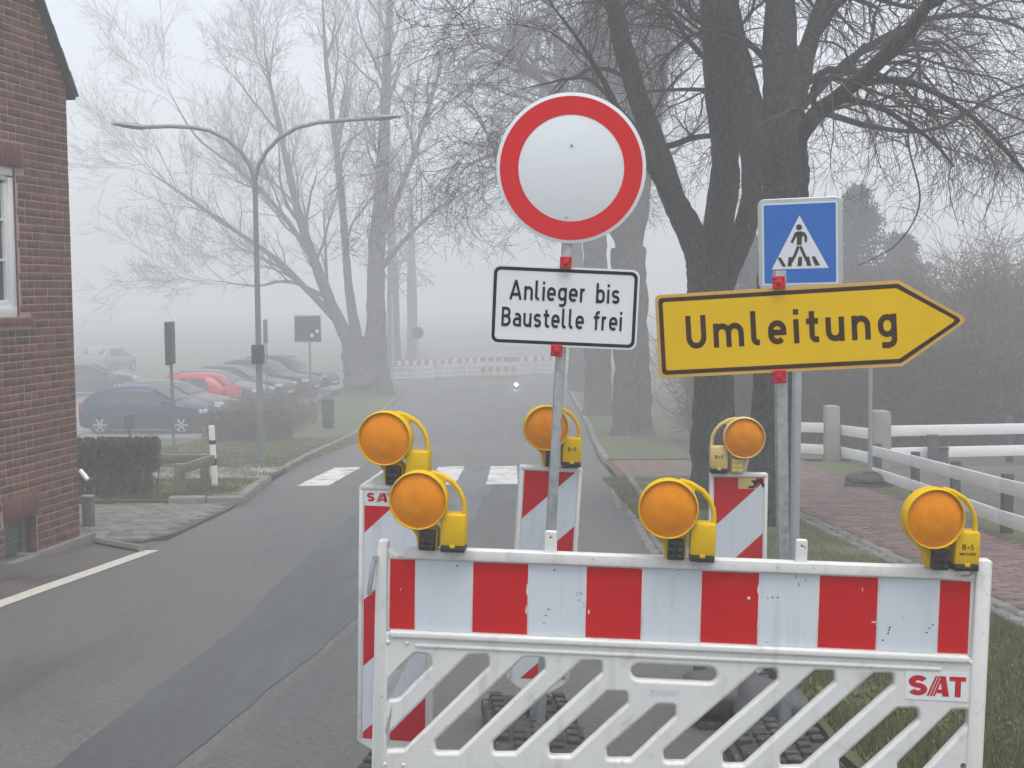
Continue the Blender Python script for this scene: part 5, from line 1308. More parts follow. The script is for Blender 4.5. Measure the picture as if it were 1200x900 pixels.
# ================================================================== CARS
def make_car(name, label, loc, rotz, paintm, L=4.1, H=1.45, W=1.72, hatch=True, spokes=6):
    root = empty(name, loc, (0, 0, rotz)); tag(root, label, 'car', 'cars parked in the car park')
    # local x: forward; stations (x, z_sill, z_belt, z_top, half-width low, half-width belt, half-width top)
    hw = W / 2; rl = -L / 2; fl = L / 2
    if hatch:
        st = [(rl, .42, .70, .72, .55, .62, .60), (rl + .06, .28, .86, .90, .80, .80, .72), (rl + .22, .22, .93, 1.10, hw - .02, hw - .03, hw - .16), (rl + .55, .20, .94, H - .10, hw, hw - .02, hw - .22), (rl + .95, .18, .93, H - .01, hw, hw - .01, hw - .23),
              (rl + 1.5, .18, .92, H, hw, hw, hw - .22), (rl + 2.05, .18, .91, H - .03, hw, hw, hw - .21), (rl + 2.4, .18, .90, H - .13, hw, hw, hw - .18), (rl + 2.75, .18, .89, H - .33, hw, hw, hw - .12), (rl + 3.05, .18, .89, .98, hw, hw, hw - .06),
              (rl + 3.3, .19, .86, .92, hw, hw - .01, hw - .08), (fl - .35, .20, .78, .84, hw - .02, hw - .05, hw - .14), (fl - .10, .24, .66, .72, hw - .14, hw - .14, hw - .25), (fl, .34, .52, .56, .50, .52, .48)]
    P = []; F_ = []
    for (x, a, b, c, w0, w1, w2) in st:
        for s_ in (1, -1):
            ring = [(x, s_ * w0 * .94, a), (x, s_ * w0, a + (b - a) * .35), (x, s_ * w1, b), (x, s_ * (w2 + (w1 - w2) * .12), c - (c - b) * .12), (x, s_ * w2 * .86, c), (x, 0, c + .012)]
            P.extend(ring)
    n = 6
    for i in range(len(st) - 1):
        for s_ in (0, 1):
            for j in range(n - 1):
                a = (i * 2 + s_) * n + j; b = ((i + 1) * 2 + s_) * n + j
                F_.append((a, a + 1, b + 1, b))
    for e in (0, len(st) - 1):
        a = e * 2 * n; F_.append(tuple([a + k for k in range(n)] + [a + n + k for k in range(n - 2, -1, -1)]))
    m = MB(); m.add(P, F_); m.build('body', paintm, root, ang=40)
    # glass on the loft: strips between belt and roof
    def side_pt(x, f, s_, off=.012):
        xs_ = [q[0] for q in st]; b = np.interp(x, xs_, [q[2] for q in st]); c = np.interp(x, xs_, [q[3] for q in st]); w1 = np.interp(x, xs_, [q[5] for q in st]); w2 = np.interp(x, xs_, [q[6] for q in st])
        zz = b + (c - b) * .88 * f; wt = w2 + (w1 - w2) * .12
        return (x, s_ * (w1 + (wt - w1) * f + off), zz)
    for s_ in (1, -1):
        for (x0_, x1_, xt0, xt1) in ((rl + .62, rl + 1.42, rl + .85, rl + 1.42), (rl + 1.50, rl + 2.85, rl + 1.50, rl + 2.30)):
            lo_ = [side_pt(x0_ + (x1_ - x0_) * t / 6, .06, s_) for t in range(7)]; hi_ = [side_pt(xt0 + (xt1 - xt0) * t / 6, .90, s_) for t in range(7)]
            m = MB(); m.add(lo_ + hi_, [(t, t + 1, t + 8, t + 7) for t in range(6)]); m.build('side_window', MT['car_glass'], root)
        m = MB(); m.box((rl + 2.72, s_ * (hw + .07), .98), (.14, .16, .12)); m.build('mirror', paintm, root, bevel=.03)
        m = MB(); m.box((fl - .22, s_ * (hw - .22), .70), (.30, .26, .13), Matrix.Rotation(s_ * R(-25), 3, 'Z')); m.build('headlight', MT['car_lamp'], root, bevel=.03)
        m = MB(); m.box((rl + .12, s_ * (hw - .12), .86), (.12, .18, .24)); m.build('tail_light', MT['tail_lamp'], root, bevel=.03)
        m = MB(); m.box((rl + 1.9, s_ * (hw + .008), .52), (1.9, .02, .05)); m.build('side_trim', MT['black_plastic'], root)
        for xs_ in (rl + 1.46, rl + 2.78):
            m = MB(); m.box((xs_, s_ * (hw + .002), .60), (.014, .012, .56)); m.build('door_seam', MT['black_plastic'], root)
        m = MB(); m.box((rl + 1.62, s_ * (hw + .012), .80), (.17, .03, .03)); m.build('door_handle', paintm, root)
    def cross(xa, za, wa, xb, zb2, wb, nm, mt):
        m = MB(); m.add([(xa, -wa, za), (xa, wa, za), (xb, wb, zb2), (xb, -wb, zb2)], [(0, 1, 2, 3)]); m.build(nm, mt, root, recalc=False)
    cross(rl + 2.98, 1.045, hw - .14, rl + 2.33, H - .075, hw - .26, 'windscreen', MT['car_glass'])
    cross(rl + .20, 1.09, hw - .24, rl + .56, H - .09, hw - .30, 'rear_window', MT['car_glass'])
    m = MB(); m.box((fl - .004, 0, .42), (.03, .52, .11)); m.build('number_plate', MT['num_plate'], root)
    for x in (rl + .72, rl + 3.22):
        for s_ in (1, -1):
            wr = empty('wheel'); wr.parent = root; wr.location = (x, s_ * (hw - .09), .31)
            m = MB(); m.lathe([(.21, -.10), (.30, -.10), (.315, -.07), (.315, .07), (.30, .10), (.21, .10)], 24, 'Y'); m.lathe([(.36, -.02), (.365, .0), (.36, .02)], 24, 'Y', (0, s_ * .075, .0)); m.build('tyre', MT['tyre'], wr)
            m = MB(); m.lathe([(.0001, 0), (.20, 0)], 24, 'Y', (0, s_ * .06, 0)); m.build('wheel_well', MT['tyre'], wr)
            m = MB(); m.lathe([(.19, .0), (.20, .02), (.215, .02), (.218, 0)], 24, 'Y', (0, s_ * .085, 0)); m.lathe([(.0001, .03), (.05, .025), (.055, 0)], 12, 'Y', (0, s_ * .08, 0))
            for k in range(spokes):
                a = 2 * math.pi * k / spokes; m.box((.115 * math.cos(a), s_ * .092, .115 * math.sin(a)), (.19, .025, .055), Matrix.Rotation(-a, 3, 'Y'))
            m.build('rim', MT['rim'], wr)
    return root
def car_at(px, Y, rot, nm, label, pm, **k):
    x = (rp(px, 500, Y)).x; return make_car(nm, label, (x, Y, g(Y) + .10), rot, pm, **k)
car_at(178, 39.3, R(-3), 'parked_car', 'dark blue hatchback parked side-on behind the hedge', MT['car_blue'], L=4.05)
car_at(203, 43.2, R(-8), 'parked_car', 'dark grey car mostly hidden between blue and red cars', MT['car_grey'], L=4.2)
car_at(213, 46.2, R(172), 'parked_car', 'bright red hatchback in the car park row', MT['car_red'], L=4.1, H=1.5)
car_at(255, 49.2, R(-14), 'parked_car', 'grey car in the row directly beyond the red car', MT['car_grey'], L=4.3)
car_at(283, 52.0, R(-14), 'parked_car', 'dark car in the row directly behind the street lamp pole', MT['car_green'], L=4.4)
car_at(315, 54.8, R(-15), 'parked_car', 'black car in the row just left of the square sign pole', MT['car_black'], L=4.5, H=1.55)
car_at(338, 57.4, R(-15), 'parked_car', 'dark grey estate car at the far right end of the car row', MT['car_black'], L=4.6, H=1.62)
car_at(130, 72, R(80), 'parked_car', 'faint pale car far back in the fog above the blue hatchback roof', MT['car_silver'], L=4.0, H=1.5)
car_at(106, 56, R(20), 'parked_car', 'faint grey car in the fog beside the house edge', MT['car_grey'], L=4.2)

# ================================================================== BARE TREES
def tubes_mesh(name, polys, sides, lump=0.0):
    """polys: list of (points Nx3, radii N); batches by point count"""
    from collections import defaultdict
    G = defaultdict(list)
    for P, r_ in polys: G[len(P)].append((P, r_))
    Vs, Fs, base = [], [], 0
    for n, lst in G.items():
        A = np.array([p for p, _ in lst]); Rr_ = np.array([r for _, r in lst]); B = len(lst)
        T = np.empty_like(A); T[:, 1:-1] = A[:, 2:] - A[:, :-2]; T[:, 0] = A[:, 1] - A[:, 0]; T[:, -1] = A[:, -1] - A[:, -2]
        T /= np.linalg.norm(T, axis=2, keepdims=True) + 1e-9
        ref = np.tile(np.array([.31, .87, .38]), (B, 1)); avg = A[:, -1] - A[:, 0]; avg /= np.linalg.norm(avg, axis=1, keepdims=True) + 1e-9
        bad = np.abs((ref * avg).sum(1)) > .85; ref[bad] = np.array([.9, -.2, .37])
        U = np.cross(T, ref[:, None, :]); U /= np.linalg.norm(U, axis=2, keepdims=True) + 1e-9
        W = np.cross(T, U)
        ang = np.arange(sides) * 2 * np.pi / sides
        Rf = Rr_[:, :, None, None] * np.ones((1, 1, sides, 1))
        if lump:
            zz = A[:, :, 2][:, :, None] * 2.1 + A[:, :, 0][:, :, None]; aa = ang[None, None, :]
            nz = np.sin(aa * 3 + zz * 1.3) * .5 + np.sin(aa * 2 - zz * 2.3 + 1.0) * .6 + np.sin(aa * 5 + zz * 3.7 + 2.0) * .35 + np.sin(zz * 5.1 + aa) * .3
            Rf = Rf * (1 + lump * nz[..., None])
        V = A[:, :, None, :] + Rf * (U[:, :, None, :] * np.cos(ang)[None, None, :, None] + W[:, :, None, :] * np.sin(ang)[None, None, :, None])
        Vs.append(V.reshape(-1, 3))
        i = np.arange(n - 1)[:, None]; j = np.arange(sides)[None, :]; jn = (j + 1) % sides
        q = np.stack([i * sides + j, i * sides + jn, (i + 1) * sides + jn, (i + 1) * sides + j], -1).reshape(-1, 4)
        Fs.append((q[None] + (base + np.arange(B) * n * sides)[:, None, None]).reshape(-1, 4))
        base += B * n * sides
    V = np.concatenate(Vs); Fq = np.concatenate(Fs)
    me = bpy.data.meshes.new(name); me.vertices.add(len(V)); me.vertices.foreach_set('co', V.astype(np.float32).ravel())
    me.loops.add(Fq.size); me.loops.foreach_set('vertex_index', Fq.astype(np.int32).ravel())
    me.polygons.add(len(Fq)); me.polygons.foreach_set('loop_start', np.arange(0, Fq.size, 4, dtype=np.int32)); me.polygons.foreach_set('use_smooth', np.ones(len(Fq), dtype=bool))
    me.update(calc_edges=True)
    return me
TRI = [0]
class Tree:
    def __init__(s, seed, lens, dens, droop=0.0, spread=1.0, rmin=.004, curl=.22, upb=.25, ratio=.55, clip=None):
        s.r = np.random.default_rng(seed); s.thick = []; s.thin = []; s.lens = lens; s.dens = dens; s.droop = droop; s.spread = spread; s.rmin = rmin; s.curl = curl; s.upb = upb; s.ratio = ratio; s.clip = clip
    def limb(s, pts, rad, kids=True, lvl=0, k0=.25):
        P = np.array([tuple(p) for p in pts]); n = len(P)
        t = np.linspace(0, n - 1, (n - 1) * 7 + 1); Q = np.empty((len(t), 3))
        for k, tt in enumerate(t):                # catmull-rom
            i = min(int(tt), n - 2); f = tt - i; p0, p1, p2, p3 = P[max(i - 1, 0)], P[i], P[i + 1], P[min(i + 2, n - 1)]
            Q[k] = .5 * ((2 * p1) + (-p0 + p2) * f + (2 * p0 - 5 * p1 + 4 * p2 - p3) * f * f + (-p0 + 3 * p1 - 3 * p2 + p3) * f ** 3)
        rr_ = np.interp(t, range(n), rad) * (1 + s.r.normal(0, .03, len(t)))
        s.thick.append((Q, rr_))
        if kids: s.children(Q, rr_, lvl, k0)
    def children(s, Q, rr_, lvl, t0):
        if lvl >= len(s.lens): return
        seg = np.linalg.norm(np.diff(Q, axis=0), axis=1); cum = np.concatenate([[0], np.cumsum(seg)]); L_ = cum[-1]
        n = s.r.poisson(max(L_ * (1 - t0) * s.dens[lvl], .8))
        for _ in range(n):
            u = L_ * (t0 + (1 - t0) * s.r.uniform() ** .8); i = min(np.searchsorted(cum, u) - 1, len(seg) - 1); i = max(i, 0)
            f = (u - cum[i]) / (seg[i] + 1e-9); p = Q[i] + (Q[i + 1] - Q[i]) * f; rad = rr_[i] + (rr_[i + 1] - rr_[i]) * f
            T = (Q[i + 1] - Q[i]) / (seg[i] + 1e-9)
            a = s.r.normal(0, 1, 3); a -= T * a.dot(T); a /= np.linalg.norm(a) + 1e-9
            ang = s.r.uniform(.45, 1.15) * s.spread
            d = T * math.cos(ang) + a * math.sin(ang); d[2] += s.upb * s.r.uniform(.2, 1) * (1 if lvl < 2 else .4); d /= np.linalg.norm(d)
            ln = s.lens[lvl] * s.r.uniform(.45, 1.15) * (1 - .35 * u / L_)
            r0 = max(min(rad * s.ratio, rad * .9, ln * .022 + .004), s.rmin)
            s.branch(p, d, ln, r0, lvl)
        # a continuing tip
        if lvl <= 1 and t0 < .5:
            T = Q[-1] - Q[-2]; T /= np.linalg.norm(T) + 1e-9
            for k in range(3): 
                d = T + s.r.normal(0, .35, 3); d /= np.linalg.norm(d); s.branch(Q[-1], d, s.lens[lvl] * s.r.uniform(.6, 1.1), max(rr_[-1] * .7, s.rmin), lvl)
    def branch(s, p, d, ln, r0, lvl):
        n = [8, 7, 5, 4, 3][min(lvl, 4)]; P = [p]; st = ln / (n - 1)
        for k in range(n - 1):
            d = d + s.r.normal(0, s.curl, 3) ; d[2] -= s.droop * (k + 1) / n * (1 if lvl > 0 else .5) * .35
            d = d / (np.linalg.norm(d) + 1e-9); p = p + d * st; P.append(p)
        P = np.array(P)
        if s.clip is not None and s.clip(P[-1]): return
        rr_ = np.linspace(r0, max(r0 * .35, s.rmin * .7), n)
        (s.thick if r0 > .03 else s.thin).append((P, rr_))
        s.children(P, rr_, lvl + 1, .15)
    def build(s, name, label, base, bark, twig, group=None, cat='tree', sides=8):
        root = empty(name, base); tag(root, label, cat, group)
        off = np.array(tuple(base))
        tm = tubes_mesh('trunk', [(P - off, r_) for P, r_ in s.thick], sides, .07); link('trunk', tm, bark, root)
        if s.thin:
            cm = tubes_mesh('crown', [(P - off, r_) for P, r_ in s.thin], 3); link('crown', cm, twig, root); TRI[0] += len(cm.polygons) * 2
        TRI[0] += len(tm.polygons) * 2
        return root
def PX(Y, *pts): return [rp(x, y, Y + (q[0] if q else 0)) for (x, y, *q) in pts]
def flare(base, w): return [base + Vector((0, 0, -.15))]
TOPZ = 17.0
def topclip(p): return p[2] > TOPZ
RG = 'bare trees in a row along the right verge'
# tree A: forked trunk seen left of the detour sign
YA = 15.4; s_ = scale_at(YA)
def low(z): return lambda p: p[2] > TOPZ or p[2] < z
tA = Tree(21, [2.3, 1.4, .8, .5], [2.2, 3.2, 4.4, 4.2], droop=.5, rmin=.0034, clip=low(2.3), curl=.2)
tA.limb(PX(YA, (838, 612), (837, 590), (834, 530), (836, 470), (833, 400), (831, 350), (826, 310, .05), (808, 272, .15), (788, 230, .3), (768, 170, .6), (742, 95, .9), (722, 20, 1.1), (700, -80, 1.3), (690, -190, 1.5)), [.40, .29, .25, .24, .245, .26, .22, .175, .15, .14, .13, .11, .08, .04], k0=.45)
tA.limb(PX(YA, (836, 420), (834, 370), (834, 320), (842, 260, -.2), (850, 190, -.5), (842, 100, -.8), (834, 0, -1.0), (820, -120, -1.2), (815, -230, -1.2)), [.16, .19, .20, .18, .165, .155, .14, .10, .05], k0=.35)
tA.limb(PX(YA, (834, 400), (838, 360), (856, 312, .1), (872, 270, .3), (881, 225, .4), (876, 160, .6), (852, 70, .8), (846, -20, 1.0), (860, -130, 1.2)), [.13, .15, .15, .14, .13, .12, .11, .09, .05], k0=.4)
tA.limb(PX(YA, (796, 255, .2), (740, 160, -1.0), (710, 100, -1.4), (680, 50, -1.7), (650, 10, -1.9)), [.05, .04, .03, .02, .010], k0=.2)
tA.limb(PX(YA, (770, 180, .6), (700, 100, 1.0), (670, 92, 1.3), (640, 98, 1.5), (612, 104, 1.7)), [.036, .026, .02, .013, .006], k0=.3)
tA.build('bare_tree', 'bare tree with forked mossy trunk between round sign and crossing sign', rp(838, 605, YA), MT['bark'], MT['twig'], RG, sides=16)
# tree B: thick trunk behind the crossing sign, long limb reaching right
YB = 13.6
tB = Tree(5, [2.4, 1.4, .8, .42], [3.2, 4.4, 5.4, 4.6], droop=1.0, rmin=.0028, clip=low(2.1), curl=.25)
tB.limb(PX(YB, (905, 650), (905, 612), (904, 540), (905, 470), (908, 400), (912, 330), (917, 260), (920, 205), (920, 160), (918, 110, .1), (914, 40, .3), (916, -60, .5), (925, -180, .6), (930, -300, .6)), [.36, .28, .23, .225, .225, .225, .235, .245, .23, .20, .18, .15, .10, .05], k0=.5)
tB.limb(PX(YB, (918, 215), (926, 180), (952, 138, -.4), (990, 108, -1.0), (1040, 62, -1.5), (1085, 8, -1.8), (1120, -70, -2)), [.10, .11, .088, .075, .065, .055, .035], k0=.2)
tB.limb(PX(YB, (922, 190), (932, 120), (955, 30, .5), (985, -40, .9), (1040, -110, 1.2), (1100, -170, 1.4)), [.10, .11, .09, .08, .06, .03], k0=.25)
tB.limb(PX(YB, (1000, 100, -1.1), (1060, 95, -1.5), (1130, 130, -1.8), (1200, 200, -2), (1270, 280, -2.2)), [.040, .030, .024, .018, .009], k0=.0)
tB.limb(PX(YB, (1085, 8, -1.8), (1150, -20, -2.2), (1230, 10, -2.6), (1310, 90, -2.8)), [.05, .04, .03, .015], k0=.0)
tB.limb(PX(YB, (1066, 32, -1.6), (1078, 80, -1.4), (1064, 160, -1.3), (1078, 235, -1.3), (1052, 285, -1.3), (1005, 312, -1.2)), [.012, .011, .010, .008, .006, .004], k0=.3)
tB.limb(PX(YB, (912, 230), (900, 170), (880, 110, .4), (862, 40, .7), (850, -40, 1.0), (840, -150, 1)), [.12, .14, .11, .10, .08, .04], k0=.3)
tB.limb(PX(YB, (925, 140), (1010, 60, 1.5), (1100, 20, 2.5), (1190, 30, 3.2), (1280, 90, 3.6)), [.05, .042, .032, .022, .010], k0=.05)
tB.limb(PX(YB, (960, 130, -.4), (1030, 150, .3), (1100, 150, .8), (1170, 110, 1.2), (1240, 90, 1.4)), [.035, .026, .02, .014, .008], k0=.05)
tB.build('bare_tree', 'bare tree with thick trunk behind the crossing sign, long limb reaching right', rp(905, 640, YB), MT['bark'], MT['twig'], RG, sides=16)
# tree C, D, E: further back in the row
YC = 36
tC = Tree(8, [3.0, 1.9, 1.1, .65], [2.8, 3.2, 3.8, 3.4], droop=.25, rmin=.007, curl=.2, clip=lambda p: p[2] > TOPZ or p[2] < 2.4)
tC.limb(PX(YC, (742, 515), (741, 490), (740, 430), (738, 340), (736, 290)), [.80, .58, .52, .50, .50], kids=False)
tC.limb(PX(YC, (736, 300), (722, 220), (700, 120), (690, 20), (680, -70)), [.34, .30, .24, .18, .08], k0=.05)
tC.limb(PX(YC, (738, 300), (752, 210), (770, 110), (780, 10), (785, -70)), [.36, .30, .26, .2, .08], k0=.05)
tC.limb(PX(YC, (734, 290), (690, 230), (640, 190), (590, 180), (555, 190)), [.2, .16, .12, .08, .03], k0=.1)
tC.limb(PX(YC, (736, 240), (680, 150), (620, 80), (560, 50)), [.18, .15, .11, .04], k0=.1)
tC.build('bare_tree', 'stout bare tree trunk in fog directly left of the detour sign', rp(742, 512, YC), MT['bark_row_hazed'], MT['twig_row'], RG)
YD = 45
tD = Tree(9, [3.2, 2.1, 1.2, .7], [1.9, 2.5, 3.0, 3.0], droop=.2, rmin=.008, curl=.2, clip=lambda p: p[2] > TOPZ or p[2] < 2.4)
tD.limb(PX(YD, (702, 492), (701, 470), (700, 400), (698, 310), (694, 250)), [.75, .52, .46, .44, .40], kids=False)
tD.limb(PX(YD, (696, 270), (680, 190), (660, 110), (650, 30), (640, -20)), [.3, .26, .2, .14, .06], k0=.05)
tD.limb(PX(YD, (696, 265), (706, 170), (716, 80), (720, -10)), [.28, .25, .2, .1], k0=.05)
tD.limb(PX(YD, (694, 260), (650, 220), (610, 200), (575, 210)), [.16, .12, .09, .03], k0=.1)
tD.build('bare_tree', 'fog-paled bare tree behind the tilted sign pole, right of the road', rp(702, 490, YD), MT['bark_row_hazed'], MT['twig_row'], RG)
YE = 56
tE = Tree(10, [3.2, 2.2, 1.3], [1.3, 1.9, 2.5], droop=.1, rmin=.013, clip=lambda p: p[2] > TOPZ or p[2] < 2.4)
tE.limb(PX(YE, (678, 468), (677, 400), (675, 320), (672, 260)), [.55, .40, .36, .30], kids=False)
tE.limb(PX(YE, (673, 280), (655, 200), (640, 130), (632, 90)), [.24, .2, .14, .06], k0=.05)
tE.limb(PX(YE, (673, 270), (684, 190), (690, 110)), [.22, .17, .08], k0=.05)
tE.build('bare_tree', 'faintest bare tree of the right row, deep in the fog', rp(678, 467, YE), MT['bark_row_hazed'], MT['twig_row'], RG)
# left willow
YW = 54.4
tW = Tree(3, [3.8, 2.4, 1.4, .9], [1.3, 2.2, 3.1, 3.2], droop=.05, rmin=.0062, curl=.13, upb=.65, clip=topclip, spread=.75)
tW.limb(PX(YW, (424, 470), (424, 455), (422, 425), (420, 395)), [1.026, 0.821, 0.760, 0.760], kids=False)
tW.limb(PX(YW, (434, 440), (440, 380), (441, 300), (448, 210), (452, 110), (456, 20), (458, -20)), [0.578, 0.416, 0.383, 0.292, 0.225, 0.112, 0.056], k0=.2)
tW.limb(PX(YW, (452, 465), (447, 420), (446, 360), (440, 310)), [0.447, 0.270, 0.225, 0.191], kids=False)
tW.limb(PX(YW, (414, 410), (392, 365), (372, 315), (352, 258), (335, 185), (318, 105), (310, 60)), [0.361, 0.247, 0.225, 0.180, 0.135, 0.078, 0.028], k0=.15)
tW.limb(PX(YW, (398, 378), (365, 345), (325, 305), (275, 270), (225, 235), (180, 205)), [0.202, 0.135, 0.112, 0.090, 0.056, 0.022], k0=.1)
tW.limb(PX(YW, (418, 400), (408, 330), (402, 250), (392, 160), (382, 70), (378, 0)), [0.275, 0.180, 0.158, 0.124, 0.090, 0.039], k0=.2)
tW.limb(PX(YW, (370, 310), (330, 250), (280, 200), (230, 160), (200, 110)), [0.144, 0.090, 0.067, 0.045, 0.017], k0=.1)
tW.limb(PX(YW, (440, 290), (470, 220), (495, 150), (515, 80), (525, 20)), [0.202, 0.124, 0.095, 0.067, 0.028], k0=.1)
tW.limb(PX(YW, (442, 320), (480, 275), (520, 240), (555, 220)), [0.144, 0.084, 0.056, 0.022], k0=.1)
tW.limb(PX(YW, (385, 350), (340, 330), (300, 335), (260, 330)), [0.116, 0.067, 0.045, 0.017], k0=.1)
tW.build('bare_tree', 'large bare many-limbed tree rising from the fog behind the street lamp', rp(424, 467, YW), MT['bark_willow_hazed'], MT['twig_willow_hazed'])
# faint far trees
for i, (px, py, Y, seed, lab) in enumerate(((462, 440, 74, 31, 'pale ghost of a tree just right of the large left tree trunk'), (484, 438, 86, 32, 'palest ghost tree above the far round sign'))):
    t_ = Tree(seed, [3.2, 2.0, 1.1], [1.4, 2.0, 2.2], droop=.1, rmin=.02, clip=topclip)
    b = gp(px, py); b = Vector((rp(px, py, Y).x, Y, g(Y)))
    t_.limb([b + Vector((0, 0, z)) for z in (-.1, 2, 5, 8, 11)], [.5, .38, .34, .24, .08], k0=.3)
    t_.build('far_tree', lab, b, MT['bark_willow_hazed'], MT['twig_willow_hazed'], 'ghostly far trees in the fog')

# ================================================================== HEDGES, SHRUBS, CONIFER
def shrub(name, label, x0, x1, y0, y1, h, nstem, seed, twig, leafm=None, nleaf=0, leaf=.03, dz=.08, leaf_lo=.0, cat='hedge', box=False, fan=.25, rr0=.008, kids=7, rmin=.003, group=None, ltop=1.0):
    r_ = np.random.default_rng(seed); base = Vector(((x0 + x1) / 2, (y0 + y1) / 2, g((y0 + y1) / 2) + dz)); off = np.array(tuple(base))
    thin = []
    for i in range(nstem):
        x, y = r_.uniform(x0, x1), r_.uniform(y0, y1); p = np.array([x, y, g(y) + dz]); d = np.array([r_.normal(0, fan), r_.normal(0, fan), 1.0]); hh = h * r_.uniform(.75, 1.08); n = 6; P = [p]
        for k in range(n - 1):
            d = d + r_.normal(0, .18, 3) * np.array([1, 1, .3]); d /= np.linalg.norm(d); p = p + d * hh / (n - 1); P.append(p)
        P = np.array(P); 
        if box: P[:, 0] = np.clip(P[:, 0], x0, x1); P[:, 1] = np.clip(P[:, 1], y0, y1)
        thin.append((P, np.linspace(rr0, rr0 * .35, n)))
        for k in range(kids):
            t = r_.uniform(.12, 1) * (n - 1); a = min(int(t), n - 2); q = P[a] + (P[a + 1] - P[a]) * (t - a); dd = r_.normal(0, 1, 3); dd[2] = abs(dd[2]) * .9; dd /= np.linalg.norm(dd); ln = h * r_.uniform(.12, .34)
            Q = [q]; 
            for _ in range(3): dd = dd + r_.normal(0, .25, 3); dd /= np.linalg.norm(dd); q = q + dd * ln / 3; Q.append(q)
            Q = np.array(Q)
            if box: Q[:, 0] = np.clip(Q[:, 0], x0, x1); Q[:, 1] = np.clip(Q[:, 1], y0, y1); Q[:, 2] = np.minimum(Q[:, 2], base.z + h + r_.uniform(-.02, .03))
            thin.append((Q, np.linspace(rr0 * .5, rmin, 4)))
    root = empty(name, base); tag(root, label, cat, group)
    me = tubes_mesh('twigs', [(P - off, rd) for P, rd in thin], 3); link('twigs', me, twig, root); TRI[0] += len(me.polygons) * 2
    if nleaf:
        c = np.stack([r_.uniform(x0, x1, nleaf), r_.uniform(y0, y1, nleaf), base.z + h * (leaf_lo + (ltop - leaf_lo) * r_.uniform(0, 1, nleaf) ** .65)], 1) - off
        a = r_.normal(0, 1, (nleaf, 3)); a /= np.linalg.norm(a, axis=1, keepdims=True); b = r_.normal(0, 1, (nleaf, 3)); b -= a * (a * b).sum(1, keepdims=True); b /= np.linalg.norm(b, axis=1, keepdims=True)
        sz = leaf * r_.uniform(.6, 1.3, (nleaf, 1)); V = np.stack([c - a * sz, c - b * sz * .5, c + a * sz, c + b * sz * .5], 1).reshape(-1, 3)
        me = bpy.data.meshes.new('foliage'); me.from_pydata(V, [], np.arange(nleaf * 4).reshape(-1, 4)); me.update(); link('foliage', me, leafm, root); TRI[0] += nleaf * 2
    return root
shrub('clipped_hedge', 'dark clipped hedge with bare stems below, beside the house corner', -6.9, -4.93, 17.2, 17.85, .80, 150, 2, MT['shrub_twig'], MT['hedge_leaf'], 15000, .026, leaf_lo=.40, box=True, fan=.12, rr0=.011, kids=10, rmin=.004)
shrub('bare_hedge', 'low brown leafless hedge in front of the parked cars', -8.3, -6.0, 33.8, 35.0, .85, 240, 3, MT['shrub_twig'], MT['hedge_leaf'], 1500, .03, box=False, fan=.22, rr0=.011, kids=9, rmin=.006)
shrub('bare_hedge', 'low brown leafless hedge by the litter bin at the end of the car row', -8.4, -6.6, 36, 44, 1.15, 330, 4, MT['shrub_twig'], None, 0, fan=.22, rr0=.012, kids=8, rmin=.006)
# thicket behind the right-hand fences
TG = 'leafless shrubs behind the yard fence'
for i, (x0, x1, y0, y1, h, n, fan, lab) in enumerate((
        (6.0, 9.5, 27.5, 30.0, 2.6, 420, .25, 'grey-brown leafless shrub behind the stout fence posts'),
        (9.2, 13.5, 27.0, 30.0, 3.2, 520, .28, 'brown leafless shrub mass below the point of the detour arrow'),
        (11.5, 17.0, 30.0, 33.5, 5.0, 480, .32, 'tall twiggy bush at the picture edge right of the detour arrow'),
        (7.2, 11.5, 31.0, 34.0, 4.0, 480, .3, 'dense fogged shrub directly behind the thin temporary post'),
        (4.6, 7.0, 30.0, 33.0, 2.8, 320, .25, 'fogged shrub between the tree trunks and crossing sign post'))):
    shrub('leafless_shrub', lab, x0, x1, y0, y1, h, n, 40 + i, MT['shrub_twig'], None, 0, dz=.04, cat='shrub', fan=fan, rr0=.016, kids=27, rmin=.006, group=TG)
def conifer(px, py, Y, h, w, seed, label):
    r_ = np.random.default_rng(seed); x = rp(px, py, Y).x; base = Vector((x, Y, g(Y))); root = empty('conifer', base); tag(root, label, 'tree')
    m = MB(); m.tube([(0, 0, -.1), (0, 0, h * .95)], [.16, .03], 8); m.build('trunk', MT['bark'], root)
    thin = []; C = []
    for i in range(300):
        z = h * r_.uniform(.08, .98); L_ = w * (1 - z / h) ** .8 * r_.uniform(.6, 1.1) + .12; a = r_.uniform(0, 6.283); d = np.array([math.cos(a), math.sin(a), -.12])
        P = np.array([np.array([0, 0, z]) + d * L_ * t + np.array([0, 0, .10 * L_ * t * t]) for t in (0, .35, .7, 1.0)]); thin.append((P, np.linspace(.022, .006, 4)))
        for t in r_.uniform(.15, 1, 42): C.append(P[0] + (P[3] - P[0]) * t + r_.normal(0, .09, 3))
    me = tubes_mesh('branches', thin, 3); link('branches', me, MT['bark'], root)
    C = np.array(C); n = len(C); a = r_.normal(0, 1, (n, 3)); a[:, 2] -= .5; a /= np.linalg.norm(a, axis=1, keepdims=True); b = r_.normal(0, 1, (n, 3)); b -= a * (a * b).sum(1, keepdims=True); b /= np.linalg.norm(b, axis=1, keepdims=True)
    V = np.stack([C - b * .035, C + b * .035, C + a * .24], 1).reshape(-1, 3); me = bpy.data.meshes.new('crown'); me.from_pydata(V, [], np.arange(n * 3).reshape(-1, 3)); me.update(); link('crown', me, MT['needle'], root); TRI[0] += n
conifer(1002, 480, 44, 8.0, 3.6, 1, 'dark conifer in the fog behind the crossing sign')
conifer(958, 480, 46, 7.6, 3.2, 2, 'fogged conifer directly right of the thick trunk, behind the blue sign')
